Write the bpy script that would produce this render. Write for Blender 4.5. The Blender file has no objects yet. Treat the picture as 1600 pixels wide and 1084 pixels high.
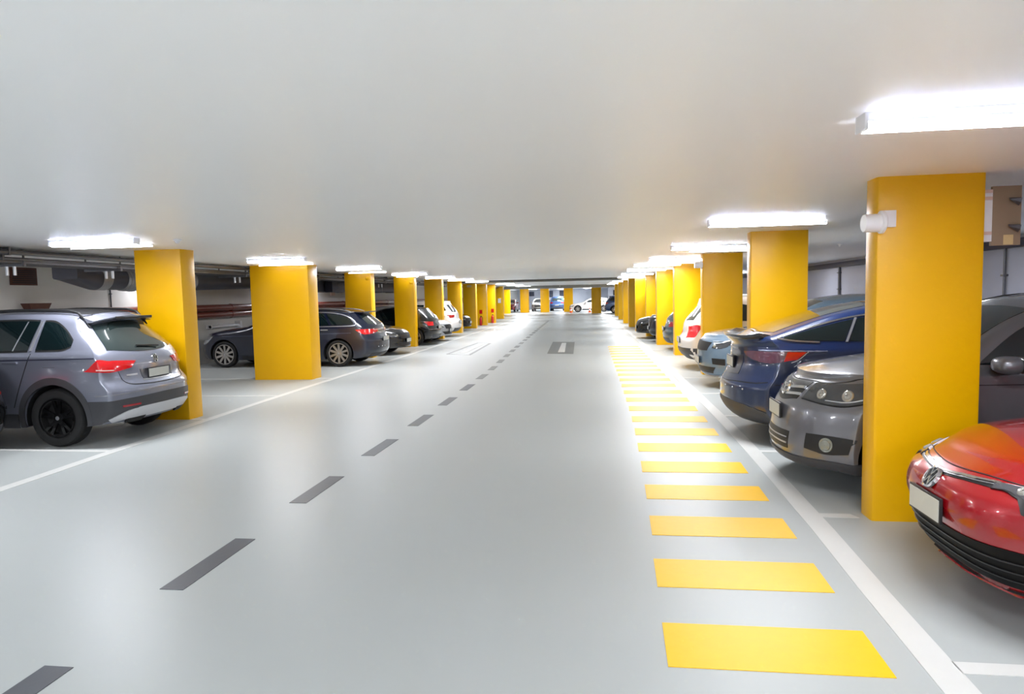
import bpy, bmesh, math, random
from mathutils import Vector, Matrix
from mathutils.bvhtree import BVHTree

random.seed(7)
C = bpy.context.scene.collection
SC = bpy.context.scene
PI = math.pi

# ------------------------------------------------------------------ camera
H = 2.555                      # ceiling height
CAM_Z = 1.75
YAW, PITCH, ROLL, FPX = 0.1325, 0.076, 0.022, 1040.0
fwd = Vector((-math.sin(YAW) * math.cos(PITCH), math.cos(YAW) * math.cos(PITCH), -math.sin(PITCH)))
rgt = Vector((math.cos(YAW), math.sin(YAW), 0.0))
up = rgt.cross(fwd)
r2 = rgt * math.cos(ROLL) - up * math.sin(ROLL)
u2 = up * math.cos(ROLL) + rgt * math.sin(ROLL)
cam_d = bpy.data.cameras.new('camera')
cam = bpy.data.objects.new('camera', cam_d)
C.objects.link(cam)
cam.matrix_world = Matrix(((r2.x, u2.x, -fwd.x, 0), (r2.y, u2.y, -fwd.y, 0), (r2.z, u2.z, -fwd.z, CAM_Z), (0, 0, 0, 1)))
cam_d.sensor_width = 36
cam_d.lens = FPX / 1600 * 36
cam_d.clip_start = 0.05
cam_d.clip_end = 300
SC.camera = cam

# ------------------------------------------------------------------ world and exposure
w = bpy.data.worlds.new('world')
SC.world = w
w.use_nodes = True
w.node_tree.nodes['Background'].inputs[0].default_value = (0.8, 0.85, 0.9, 1)
w.node_tree.nodes['Background'].inputs[1].default_value = 0.05
SC.view_settings.view_transform = 'Standard'
SC.view_settings.look = 'None'
SC.view_settings.gamma = 1
SC.view_settings.use_curve_mapping = False
SC.view_settings.exposure = 5.8
LAMP = 12.0                    # emission of the batten diffusers
SC.cycles.max_bounces = 12
SC.cycles.diffuse_bounces = 9
SC.cycles.glossy_bounces = 4
SC.cycles.sample_clamp_indirect = 6
SC.cycles.caustics_reflective = False
SC.cycles.caustics_refractive = False

# ------------------------------------------------------------------ materials
MATS = {}
def lin(c):
    return tuple(((v / 255) / 12.92 if v / 255 <= 0.04045 else ((v / 255 + 0.055) / 1.055) ** 2.4) for v in c) + (1,)

def mat(name, col, rough=0.5, metal=0.0, coat=0.0, spec=0.5, emit=0.0, noise=0.0, nscale=8.0, bump=0.0, bscale=60.0, rvar=0.0, stretch=None, coat_rough=0.03):
    if name in MATS: return MATS[name]
    m = bpy.data.materials.new(name)
    m.use_nodes = True
    nt = m.node_tree
    b = nt.nodes['Principled BSDF']
    base = lin(col)
    b.inputs['Base Color'].default_value = base
    b.inputs['Roughness'].default_value = rough
    b.inputs['Metallic'].default_value = metal
    b.inputs['Coat Weight'].default_value = coat
    b.inputs['Coat Roughness'].default_value = coat_rough
    b.inputs['Specular IOR Level'].default_value = spec
    if emit:
        b.inputs['Emission Color'].default_value = base
        b.inputs['Emission Strength'].default_value = emit
    if noise or bump or rvar:
        tc = nt.nodes.new('ShaderNodeTexCoord')
        mp = nt.nodes.new('ShaderNodeMapping')
        nt.links.new(tc.outputs['Object'], mp.inputs[0])
        if stretch: mp.inputs['Scale'].default_value = stretch
        n = nt.nodes.new('ShaderNodeTexNoise')
        n.inputs['Scale'].default_value = nscale
        n.inputs['Detail'].default_value = 6
        nt.links.new(mp.outputs[0], n.inputs['Vector'])
        if noise:
            mx = nt.nodes.new('ShaderNodeMix'); mx.data_type = 'RGBA'
            mx.inputs[6].default_value = tuple(v * (1 - noise) for v in base[:3]) + (1,)
            mx.inputs[7].default_value = tuple(min(1, v * (1 + noise)) for v in base[:3]) + (1,)
            nt.links.new(n.outputs['Fac'], mx.inputs[0])
            nt.links.new(mx.outputs[2], b.inputs['Base Color'])
        if rvar:
            mr = nt.nodes.new('ShaderNodeMapRange')
            mr.inputs['From Min'].default_value = 0.3; mr.inputs['From Max'].default_value = 0.7
            mr.inputs['To Min'].default_value = max(0.02, rough - rvar); mr.inputs['To Max'].default_value = rough + rvar
            nt.links.new(n.outputs['Fac'], mr.inputs['Value'])
            nt.links.new(mr.outputs[0], b.inputs['Roughness'])
        if bump:
            n2 = nt.nodes.new('ShaderNodeTexNoise')
            n2.inputs['Scale'].default_value = bscale
            n2.inputs['Detail'].default_value = 3
            nt.links.new(mp.outputs[0], n2.inputs['Vector'])
            bp = nt.nodes.new('ShaderNodeBump')
            bp.inputs['Strength'].default_value = bump
            bp.inputs['Distance'].default_value = 0.01
            nt.links.new(n2.outputs['Fac'], bp.inputs['Height'])
            nt.links.new(bp.outputs[0], b.inputs['Normal'])
    MATS[name] = m
    return m

def car_paint(name, col, metal=0.35, rough=0.35):
    return mat(name, col, rough, metal, coat=1.0, noise=0.04, nscale=400)

FLOOR = mat('floor_epoxy', (166, 170, 169), 0.37, spec=0.2, noise=0.02, nscale=0.5, bump=0.09, bscale=1.6, stretch=(0.5, 2.6, 1))
CEIL = mat('ceiling_paint', (247, 247, 248), 0.5, coat=0.22, coat_rough=0.3, noise=0.008, nscale=0.6, bump=0.04, bscale=3.0, stretch=(0.4, 2.2, 1))
SOFF = mat('soffit_paint', (150, 150, 145), 0.6, noise=0.03)
WALLM = mat('wall_paint', (212, 210, 207), 0.7, noise=0.05, nscale=1.5)
WALLR = mat('wall_paint_lilac', (186, 188, 204), 0.65, noise=0.04, nscale=1.5)
YEL = mat('yellow_gloss_paint', (228, 172, 0), 0.33, noise=0.04, nscale=2.5, bump=0.12, bscale=35, coat=0.08, coat_rough=0.25, spec=0.3)
YELF = mat('yellow_floor_paint', (232, 180, 2), 0.42, coat=0.0, spec=0.25, noise=0.05, nscale=12, bump=0.08, bscale=20)
WHTF = mat('white_floor_paint', (198, 198, 195), 0.4, spec=0.3, noise=0.03, nscale=6, bump=0.06, bscale=20)
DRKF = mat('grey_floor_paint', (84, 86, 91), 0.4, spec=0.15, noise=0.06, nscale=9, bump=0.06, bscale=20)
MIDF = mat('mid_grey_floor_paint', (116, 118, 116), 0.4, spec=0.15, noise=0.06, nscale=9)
LAMPW = mat('lamp_housing_white', (244, 244, 248), 0.4)
LAMPE = mat('lamp_diffuser_lit', (246, 249, 255), 0.5, emit=LAMP)
LAMPS = mat('lamp_diffuser_side', (240, 246, 255), 0.5, emit=0.05)
LAMPM = mat('lamp_diffuser_edge', (240, 246, 255), 0.5, emit=0.12)
LAMPB = mat('fill_lamp_diffuser', (240, 244, 250), 0.5, emit=3.2)  # for the unseen fill lamps added over the side bays
LAMPN = mat('lamp_diffuser_dimmed', (246, 249, 255), 0.5, emit=LAMP * 0.42)  # turned down against the overlit floor below the nearest right lamp
LAMPR = mat('lamp_diffuser_row', (246, 249, 255), 0.5, emit=LAMP * 0.72)
GHOST_E = mat('ghost_strip_lit', (246, 250, 255), 0.5, emit=0.6)  # glow of the strips that imitate lens ghosts of the lamps
BLACKP = mat('black_plastic', (22, 22, 24), 0.45, noise=0.1, nscale=60)
DKPLAST = mat('dark_grey_plastic', (58, 58, 62), 0.5, noise=0.08, nscale=60)
RUBBER = mat('tyre_rubber', (20, 20, 21), 0.75, noise=0.15, nscale=40)
GLASS = mat('tinted_window_glass', (9, 22, 24), 0.04, coat=1.0, spec=0.7, noise=0.2, nscale=1.2)
GLASSR = mat('rear_window_glass', (34, 44, 44), 0.05, coat=1.0, spec=0.7, noise=0.25, nscale=1.6)
CHROME = mat('chrome', (225, 226, 230), 0.12, 1.0, noise=0.02, nscale=30)
SATIN = mat('satin_silver', (196, 197, 202), 0.32, 0.85, noise=0.03, nscale=40)
SILVERP = mat('silver_plastic', (190, 190, 194), 0.35, 0.3, coat=0.4)
REDL = mat('red_lamp_lens', (206, 8, 20), 0.12, coat=1.0, noise=0.25, nscale=14)
REDD = mat('dark_red_lamp_lens', (150, 14, 26), 0.12, coat=1.0, noise=0.25, nscale=14)
SMOKEL = mat('smoked_lamp_lens', (96, 62, 78), 0.12, coat=1.0, noise=0.25, nscale=14)
HEADL = mat('headlamp_lens', (70, 72, 76), 0.08, 0.3, coat=1.0, noise=0.3, nscale=10)
BULB = mat('headlamp_projector', (160, 159, 152), 0.12, 0.4, coat=1.0)
PLATE = mat('plate_face', (196, 197, 190), 0.4, noise=0.03, nscale=20)
UNDER = mat('underbody_dark', (10, 10, 11), 0.8, noise=0.1)
GAP = mat('panel_gap', (12, 12, 13), 0.7, noise=0.1)
RIMB = mat('rim_black', (24, 24, 26), 0.25, 0.5, coat=0.7)
RIMS = mat('rim_silver', (176, 172, 168), 0.28, 0.8, coat=0.5)
GALV = mat('galvanised_steel', (112, 112, 118), 0.42, 0.7, noise=0.12, nscale=12)
DUCTD = mat('duct_dark_grey', (72, 72, 82), 0.5, 0.3, noise=0.12, nscale=5)
DUCTF = mat('duct_flex_foil', (150, 148, 150), 0.35, 0.7, noise=0.2, nscale=14, bump=0.6, bscale=25)
DARKSTEEL = mat('dark_tray_steel', (50, 50, 58), 0.5, 0.5, noise=0.15, nscale=10)
PIPER = mat('red_brown_pipe', (118, 52, 40), 0.3, coat=0.5, noise=0.15, nscale=5)
BROWN = mat('brown_board', (142, 120, 98), 0.55, noise=0.06, nscale=8)
TAN = mat('tan_paper', (206, 178, 128), 0.6, noise=0.05)
RUST = mat('rust_brown', (84, 48, 38), 0.6, noise=0.25, nscale=20)
WHT = mat('white_plastic', (232, 232, 236), 0.35, noise=0.02)
NAVY = mat('navy_trunking', (34, 42, 72), 0.5, noise=0.06)
EXTR = mat('extinguisher_red', (190, 24, 20), 0.25, coat=0.6, noise=0.05)
CARPOLE = mat('barrier_red', (196, 40, 32), 0.4, noise=0.05)
BACKW = mat('back_wall_blue_grey', (196, 200, 212), 0.7, noise=0.06)
MURAL = mat('mural_dark', (72, 76, 92), 0.6, noise=0.4, nscale=3)
PINK = mat('pale_pink_plastic', (214, 186, 176), 0.5, noise=0.04)

# ------------------------------------------------------------------ helpers
def link(o, parent=None):
    C.objects.link(o)
    if parent is not None: o.parent = parent
    return o

def mesh_obj(name, verts, faces, m, parent=None, smooth=False, angle=None):
    me = bpy.data.meshes.new(name)
    me.from_pydata([tuple(v) for v in verts], [], faces)
    me.validate(); me.update()
    me.materials.append(m)
    if smooth:
        for p in me.polygons: p.use_smooth = True
        if angle: 
            try: me.set_sharp_from_angle(angle=math.radians(angle))
            except Exception: pass
    return link(bpy.data.objects.new(name, me), parent)

def bm_obj(name, bm, m, parent=None, smooth=False, angle=35):
    me = bpy.data.meshes.new(name)
    bm.normal_update()
    bm.to_mesh(me); bm.free()
    me.materials.append(m)
    if smooth:
        for p in me.polygons: p.use_smooth = True
        me.set_sharp_from_angle(angle=math.radians(angle))
    return link(bpy.data.objects.new(name, me), parent)

def bx(bm, x0, x1, y0, y1, z0, z1, bev=0.0, M=None):
    r = bmesh.ops.create_cube(bm, size=1)
    vs = r['verts']
    bmesh.ops.scale(bm, vec=(x1 - x0, y1 - y0, z1 - z0), verts=vs)
    bmesh.ops.translate(bm, vec=((x0 + x1) / 2, (y0 + y1) / 2, (z0 + z1) / 2), verts=vs)
    if bev:
        es = list({e for v in vs for e in v.link_edges})
        r = bmesh.ops.bevel(bm, geom=es, offset=bev, segments=2, affect='EDGES', profile=0.7)
        vs = list({v for f in r['faces'] for v in f.verts} | {v for v in vs if v.is_valid})
    if M is not None: bmesh.ops.transform(bm, matrix=M, verts=[v for v in vs if v.is_valid])
    return vs

def box(name, x0, x1, y0, y1, z0, z1, m, parent=None, bev=0.0):
    bm = bmesh.new(); bx(bm, x0, x1, y0, y1, z0, z1, bev)
    return bm_obj(name, bm, m, parent, smooth=bev > 0)

def cyl_between(bm, a, b, ra, rb=None, seg=16, cap=True):
    a = Vector(a); b = Vector(b); rb = ra if rb is None else rb
    d = b - a
    M = Matrix.Translation((a + b) / 2) @ d.to_track_quat('Z', 'Y').to_matrix().to_4x4()
    return bmesh.ops.create_cone(bm, cap_ends=cap, segments=seg, radius1=ra, radius2=rb, depth=d.length, matrix=M)['verts']

def tube(name, pts, r, m, parent=None, seg=12):
    """a tube through points, mitred joints"""
    bm = bmesh.new()
    for i in range(len(pts) - 1):
        cyl_between(bm, pts[i], pts[i + 1], r, seg=seg)
        if i: bmesh.ops.create_uvsphere(bm, u_segments=seg, v_segments=8, radius=r, matrix=Matrix.Translation(pts[i]))
    return bm_obj(name, bm, m, parent, smooth=True)

def lathe(bm, prof, origin, axis='Y', seg=32, sgn=1):
    """revolve (r, h) about an axis through origin"""
    o = Vector(origin); rings = []
    for r, h in prof:
        ring = []
        for k in range(seg):
            a = 2 * PI * k / seg
            c, s = math.cos(a) * r, math.sin(a) * r
            if axis == 'Y': p = Vector((c, h * sgn, s))
            elif axis == 'Z': p = Vector((c, s, h * sgn))
            else: p = Vector((h * sgn, c, s))
            ring.append(bm.verts.new(o + p))
        rings.append(ring)
    for a, b in zip(rings, rings[1:]):
        for k in range(seg):
            j = (k + 1) % seg
            bm.faces.new((a[k], a[j], b[j], b[k]))
    return rings

def thing(name, label, cat, loc=(0, 0, 0), rotz=0.0, group=None):
    o = bpy.data.objects.new(name, None)
    C.objects.link(o)
    o.empty_display_size = 0.2
    o.location = loc; o.rotation_euler = (0, 0, rotz)
    o['label'] = label; o['category'] = cat
    if group: o['group'] = group
    return o

def tag(o, label, cat, group=None):
    o['label'] = label; o['category'] = cat
    if group: o['group'] = group
    return o

def struct(o):
    o['kind'] = 'structure'
    return o

def pw(tab, x):
    """smooth-ish piecewise interpolation (monotone cubic-like through cosine tangents)"""
    if x <= tab[0][0]: return tab[0][1]
    if x >= tab[-1][0]: return tab[-1][1]
    n = len(tab)
    for i in range(n - 1):
        if tab[i][0] <= x <= tab[i + 1][0]:
            x0, y0 = tab[i]; x1, y1 = tab[i + 1]
            h = x1 - x0
            s = (y1 - y0) / h
            def tan(j):
                if j <= 0: return (tab[1][1] - tab[0][1]) / (tab[1][0] - tab[0][0])
                if j >= n - 1: return (tab[-1][1] - tab[-2][1]) / (tab[-1][0] - tab[-2][0])
                sa = (tab[j][1] - tab[j - 1][1]) / (tab[j][0] - tab[j - 1][0])
                sb = (tab[j + 1][1] - tab[j][1]) / (tab[j + 1][0] - tab[j][0])
                if sa * sb <= 0: return 0.0
                return 2 * sa * sb / (sa + sb)
            m0, m1 = tan(i), tan(i + 1)
            t = (x - x0) / h
            return ((2 * t ** 3 - 3 * t ** 2 + 1) * y0 + (t ** 3 - 2 * t ** 2 + t) * h * m0 + (-2 * t ** 3 + 3 * t ** 2) * y1 + (t ** 3 - t ** 2) * h * m1)
    return tab[-1][1]

def resample(pts, n, smooth=True):
    P = [Vector(p) for p in pts]
    if len(P) == 1: return [P[0].copy() for _ in range(n)]
    if smooth and len(P) > 2:
        Q = []
        for i in range(len(P) - 1):
            a = P[max(i - 1, 0)]; b = P[i]; c = P[i + 1]; d = P[min(i + 2, len(P) - 1)]
            for k in range(8):
                t = k / 8
                Q.append(0.5 * ((2 * b) + (c - a) * t + (2 * a - 5 * b + 4 * c - d) * t * t + (-a + 3 * b - 3 * c + d) * t ** 3))
        Q.append(P[-1]); P = Q
    L = [0.0]
    for a, b in zip(P, P[1:]): L.append(L[-1] + (b - a).length)
    out = []
    for k in range(n):
        s = L[-1] * k / (n - 1); i = 0
        while i < len(L) - 2 and L[i + 1] < s: i += 1
        t = (s - L[i]) / max(1e-9, L[i + 1] - L[i])
        out.append(P[i].lerp(P[i + 1], min(1, max(0, t))))
    return out

# ------------------------------------------------------------------ cars
class Car:
    """nose at local x = -L/2, tail at +L/2, wheels on z = 0"""
    def __init__(s, label, cat, loc, rotz, paint, L, W, top, front, rear, wheels, belt, wr=0.335, pf=0.38, pr=0.2, tumble=0.36, crown=0.06,
                 bottom=0.2, wscale=0.92, nx=70, nz=26, ny=22, group='parked cars', arch=0.055, hero=False, tail_taper=0.06, nose_taper=0.08, name='car', fpow=2.6, rpow=3.0):
        s.L, s.W, s.paint, s.wheels, s.wr, s.belt = L, W, paint, wheels, wr, belt
        s.top, s.front, s.rear = top, front, rear
        s.hero = hero
        s.root = thing(name, label, cat, loc, rotz, group)
        s.root.scale = (1, wscale, 1)
        hw = W / 2
        bl = belt
        lf, lr = 1.0, 1.0
        def Ysec(x, z, ze):
            nt = 1 - nose_taper * max(0, 1 - x / 0.9) ** 2
            tt = 1 - tail_taper * max(0, 1 - (L - x) / 1.0) ** 2
            prof = pw([(0.1, 0.90), (0.25, 0.965), (0.45, 0.99), (0.68, 1.0), (bl - 0.05, 0.975), (bl + 0.02, 0.955)], z)
            y = hw * prof * nt * tt
            if z > bl: y -= (z - bl) * tumble + 0.12 * max(0, z - bl) ** 2
            r = 0.12 if ze < bl + 0.12 else 0.09
            t = (z - (ze - r)) / r
            if t > 0:
                t = min(t, 1)
                y -= r * 0.75 * (1 - math.sqrt(max(0, 1 - t * t)))
            return y
        def mp(u, v, q):
            xn = u * L
            wf = max(0, 1 - xn / lf) ** 1.6
            wb = max(0, 1 - (L - xn) / lr) ** 1.6
            # top height, using the displaced x of the top edge
            zt = pw(top, xn)
            av = abs(v)
            pv = pf * av ** fpow; pvr = pr * av ** rpow
            xt = xn + wf * (pw(front, zt) + pv) - wb * (pw(rear, zt) + pvr)
            zt = pw(top, xt)
            zb = bottom + 0.03 * (wf + wb)
            cr = crown if zt < bl + 0.15 else crown * 0.8
            ze = zt - cr
            z = zb + (zt - cr * av ** 2.4 - zb) * q
            y = v * Ysec(xn, z if av > 0.5 else min(z, ze), ze)
            x = xn + wf * (pw(front, z) + pv) - wb * (pw(rear, z) + pvr)
            return Vector((x - L / 2, y, z))
        s.mp = mp
        def us(n): return [k / n for k in range(n + 1)]
        U = us(nx); V = [2 * math.sin((k / ny - 0.5) * PI * 0.5) / (2 * math.sin(PI / 4)) for k in range(ny + 1)]
        V = [max(-1, min(1, v)) for v in V]
        Q = us(nz)
        Q = [q ** 0.85 for q in Q]
        bm = bmesh.new(); cache = {}
        def vert(i, j, k):
            key = (i, j, k)
            if key not in cache: cache[key] = bm.verts.new(mp(U[i], V[j], Q[k]))
            return cache[key]
        for i in range(nx):
            for j in range(ny):
                bm.faces.new((vert(i, j, nz), vert(i + 1, j, nz), vert(i + 1, j + 1, nz), vert(i, j + 1, nz)))
                bm.faces.new((vert(i, j + 1, 0), vert(i + 1, j + 1, 0), vert(i + 1, j, 0), vert(i, j, 0)))
            for k in range(nz):
                bm.faces.new((vert(i, 0, k), vert(i + 1, 0, k), vert(i + 1, 0, k + 1), vert(i, 0, k + 1)))
                bm.faces.new((vert(i, ny, k + 1), vert(i + 1, ny, k + 1), vert(i + 1, ny, k), vert(i, ny, k)))
        for j in range(ny):
            for k in range(nz):
                bm.faces.new((vert(0, j, k), vert(0, j, k + 1), vert(0, j + 1, k + 1), vert(0, j + 1, k)))
                bm.faces.new((vert(nx, j, k + 1), vert(nx, j, k), vert(nx, j + 1, k), vert(nx, j + 1, k + 1)))
        bmesh.ops.recalc_face_normals(bm, faces=bm.faces[:])
        s.bvh = BVHTree.FromBMesh(bm)
        # wheel openings
        Ra = wr + arch
        for xw in wheels:
            cx = xw - L / 2
            hcell = 0.62 * max(L / nx, 1.2 / nz)
            for v in bm.verts:
                if abs(v.co.y) < hw * 0.62: continue
                d = Vector((v.co.x - cx, 0, v.co.z - wr))
                if abs(d.length - Ra) < hcell and d.length > 1e-4:
                    n = d.normalized() * Ra
                    v.co.x = cx + n.x; v.co.z = wr + n.z
            dead = [f for f in bm.faces if all(abs(v.co.y) >= hw * 0.62 for v in f.verts) and all(((v.co.x - cx) ** 2 + (v.co.z - wr) ** 2) ** 0.5 <= Ra + 0.004 for v in f.verts)]
            bmesh.ops.delete(bm, geom=dead, context='FACES')
        # a little lip of thickness at the openings
        be = [e for e in bm.edges if e.is_boundary]
        r = bmesh.ops.extrude_edge_only(bm, edges=be)
        for g in r['geom']:
            if isinstance(g, bmesh.types.BMVert): g.co.y *= 0.93
        s.body = bm_obj('body', bm, paint, s.root, smooth=True, angle=50)
        # wells
        for xw in wheels:
            cx = xw - L / 2
            for sg in (-1, 1):
                b2 = bmesh.new()
                ri = Ra - 0.006
                seg = 20; n = []
                for k in range(seg + 1):
                    a = -0.25 + (PI + 0.5) * k / seg
                    p = (cx + math.cos(a) * ri, wr + math.sin(a) * ri)
                    n.append((b2.verts.new((p[0], sg * hw * 0.95, p[1])), b2.verts.new((p[0], sg * hw * 0.60, p[1]))))
                for a, b in zip(n, n[1:]): b2.faces.new((a[0], b[0], b[1], a[1]))
                b2.faces.new([q[1] for q in n])
                bm_obj('wheel_well', b2, UNDER, s.root)
    # --- conforming shells
    def hit(s, p, mode):
        L2 = s.L / 2
        if mode == 'side': o = Vector((p.x, math.copysign(3, p.y), p.z)); d = Vector((0, -math.copysign(1, p.y), 0))
        elif mode == 'front': o = Vector((-L2 - 2, p.y, p.z)); d = Vector((1, 0, 0))
        elif mode == 'rear': o = Vector((L2 + 2, p.y, p.z)); d = Vector((-1, 0, 0))
        elif mode == 'top': o = Vector((p.x, p.y, 4)); d = Vector((0, 0, -1))
        else: o = None
        if o is not None:
            loc, nor, i, dist = s.bvh.ray_cast(o, d)
            if loc is not None: return loc, nor
        loc, nor, i, dist = s.bvh.find_nearest(p)
        return loc, nor
    def skin(s, name, A, B, m, mode='near', n=14, k=4, off=0.005, parent=None, smooth=True, back=0.012, sides=(1,), label=None):
        """shell between polylines A and B laid on the body; sides=(1,-1) makes one object for each side"""
        out = []
        for sg in sides:
            P = resample(A, n, smooth); Q = resample(B, n, smooth)
            P = [Vector((p.x - s.L / 2, p.y * sg, p.z)) for p in P]; Q = [Vector((p.x - s.L / 2, p.y * sg, p.z)) for p in Q]
            bm = bmesh.new(); rows = []; inner = []
            for j in range(k + 1):
                t = j / k; row = []; inr = []
                for a, b in zip(P, Q):
                    loc, nor = s.hit(a.lerp(b, t), mode)
                    row.append(bm.verts.new(loc + nor * off)); inr.append(loc - nor * back)
                rows.append(row); inner.append(inr)
            for r0, r1 in zip(rows, rows[1:]):
                for i in range(n - 1):
                    try: bm.faces.new((r0[i], r0[i + 1], r1[i + 1], r1[i]))
                    except ValueError: pass
            ring = [(0, i) for i in range(n)] + [(j, n - 1) for j in range(1, k + 1)] + [(k, i) for i in range(n - 2, -1, -1)] + [(j, 0) for j in range(k - 1, 0, -1)]
            rv = [rows[j][i] for j, i in ring]; iv = [bm.verts.new(inner[j][i]) for j, i in ring]
            for i in range(len(rv)):
                j = (i + 1) % len(rv)
                try: bm.faces.new((rv[i], rv[j], iv[j], iv[i]))
                except ValueError: pass
            bmesh.ops.recalc_face_normals(bm, faces=bm.faces[:])
            o = bm_obj(name, bm, m, parent or s.root, smooth=True, angle=40)
            if label: o['label'] = label
            out.append(o)
        return out if len(out) > 1 else out[0]
    def line(s, name, pts, wdt, m, mode='near', n=30, off=0.005, parent=None, sides=(1,), up=(0, 0, 1), label=None):
        u = Vector(up) * (wdt / 2)
        return s.skin(name, [Vector(p) + u for p in pts], [Vector(p) - u for p in pts], m, mode, n, 1, off, parent, True, 0.006, sides, label)
    def wheel_set(s, rim, spokes=5, style='twin', rr=0.0, seg=40, w=0.22):
        for xw in s.wheels:
            for sg in (-1, 1):
                cx = xw - s.L / 2; R = s.wr; y0 = sg * (s.W / 2 - 0.035)
                rim_r = rr or R * 0.66
                bm = bmesh.new()
                prof = [(rim_r * 0.98, -w), (R * 0.92, -w), (R * 0.985, -w + 0.02), (R, -w + 0.05), (R, -0.05), (R * 0.985, -0.02), (R * 0.93, 0.0), (rim_r + 0.035, 0.004), (rim_r + 0.008, -0.006), (rim_r, -0.02)]
                lathe(bm, prof, (cx, y0, R), 'Y', seg, sg)
                bmesh.ops.recalc_face_normals(bm, faces=bm.faces[:])
                t = bm_obj('wheel', bm, RUBBER, s.root, smooth=True, angle=40)
                bm = bmesh.new()
                lathe(bm, [(rim_r + 0.004, -0.004), (rim_r - 0.012, 0.0), (rim_r - 0.024, -0.012), (rim_r - 0.03, -0.12), (rim_r * 0.5, -0.15), (0.001, -0.15)], (cx, y0, R), 'Y', seg, sg)
                b2 = bmesh.new()
                # spokes
                n = spokes
                for kk in range(n):
                    base = 2 * PI * kk / n + PI / 2
                    offs = ((-0.13, -0.2), (0.13, 0.2)) if style == 'twin' else ((0, 0),)
                    for ai, ao in offs:
                        wi, wo = (0.020, 0.018) if style == 'twin' else (0.030 * 5 / n + 0.01, 0.034 * 5 / n + 0.012)
                        vs = []
                        for rad, ang, wd, dep in ((0.045, base + ai, wi, -0.03), (rim_r - 0.012, base + ao, wo, -0.012)):
                            ca, sa = math.cos(ang), math.sin(ang)
                            for q in (-1, 1):
                                px = cx + ca * rad - sa * wd * q; pz = R + sa * rad + ca * wd * q
                                vs.append((px, y0 + sg * dep, pz)); vs.append((px, y0 + sg * (dep - 0.03), pz))
                        V = [b2.verts.new(p) for p in vs]
                        for f in ((0, 2, 6, 4), (1, 5, 7, 3), (0, 4, 5, 1), (2, 3, 7, 6), (4, 6, 7, 5), (0, 1, 3, 2)):
                            b2.faces.new([V[i] for i in f])
                lathe(b2, [(0.07, -0.035), (0.065, -0.022), (0.03, -0.016), (0.001, -0.016)], (cx, y0, R), 'Y', 20, sg)
                bmesh.ops.recalc_face_normals(b2, faces=b2.faces[:])
                bm_obj('rim_barrel', bm, UNDER if rim is RIMB else RIMS if not spokes else BLACKP, t, smooth=True, angle=40)
                bm_obj('rim', b2, rim, t, smooth=True, angle=30)
                b3 = bmesh.new()
                lathe(b3, [(rim_r + 0.003, -0.010), (rim_r + 0.002, 0.001), (rim_r - 0.018, 0.0), (rim_r - 0.02, -0.02)], (cx, y0, R), 'Y', seg, sg)
                bm_obj('rim_edge', b3, rim, t, smooth=True, angle=60)
                b4 = bmesh.new(); lathe(b4, [(0.026, -0.017), (0.024, -0.012), (0.001, -0.011)], (cx, y0, R), 'Y', 16, sg)
                bm_obj('hub_cap', b4, SATIN, t, smooth=True)
    def plate(s, where, z, w=0.5, h=0.11, tilt=0.0, frame=BLACKP, y=0.0):
        p, n = s.hit(Vector((0, y, z)), where)
        p2, n2 = s.hit(Vector((0, y, z - 0.05)), where); p3, n3 = s.hit(Vector((0, y, z + 0.05)), where)
        sg = -1 if where == 'front' else 1
        xx = (max(p2.x, p3.x, p.x) if sg > 0 else min(p2.x, p3.x, p.x)) + sg * 0.012
        f = box('licence_plate', xx - 0.008, xx + 0.008, y - w / 2 - 0.01, y + w / 2 + 0.01, z - h / 2 - 0.012, z + h / 2 + 0.012, frame, s.root, 0.004)
        box('plate_face', xx + sg * 0.006, xx + sg * 0.011, y - w / 2, y + w / 2, z - h / 2, z + h / 2, PLATE, f)
        # bracket to the body
        box('plate_bracket', min(xx, p.x), max(xx, p.x) , y - w / 4, y + w / 4, z - h / 3, z + h / 3, BLACKP, f)
        return f
    def badge(s, where, z, r=0.055, letters='VW', m=CHROME, y=0.0):
        p, n = s.hit(Vector((0, y, z)), where)
        n = n.normalized()
        e1 = Vector((0, 0, 1)).cross(n).normalized(); e2 = n.cross(e1).normalized()
        p = p + n * 0.012
        def P(a, b, c=0): return p + e1 * a * r + e2 * b * r + n * c
        bm = bmesh.new()
        # backing disc and ring
        seg = 28
        for rad0, rad1, z0, z1 in ((1.0, 0.86, 0.0, 0.008),):
            R = []
            for k in range(seg):
                a = 2 * PI * k / seg; c, q = math.cos(a), math.sin(a)
                R.append([bm.verts.new(P(c * 1.04, q * 1.04, -0.012)), bm.verts.new(P(c * 1.0, q * 1.0, 0.006)), bm.verts.new(P(c * 0.92, q * 0.92, 0.009)), bm.verts.new(P(c * 0.84, q * 0.84, 0.004)), bm.verts.new(P(c * 0.83, q * 0.83, -0.004))])
            for k in range(seg):
                a, b = R[k], R[(k + 1) % seg]
                for i in range(4): bm.faces.new((a[i], b[i], b[i + 1], a[i + 1]))
        def bar(a, b, wd=0.07):
            d = Vector((b[0] - a[0], b[1] - a[1])); L = d.length; d /= L; q = Vector((-d.y, d.x)) * wd
            c = [(a[0] + q.x, a[1] + q.y), (a[0] - q.x, a[1] - q.y), (b[0] - q.x, b[1] - q.y), (b[0] + q.x, b[1] + q.y)]
            top = [bm.verts.new(P(x, y, 0.007)) for x, y in c]; bot = [bm.verts.new(P(x, y, -0.006)) for x, y in c]
            bm.faces.new(top); 
            for i in range(4): bm.faces.new((top[i], bot[i], bot[(i + 1) % 4], top[(i + 1) % 4]))
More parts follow.
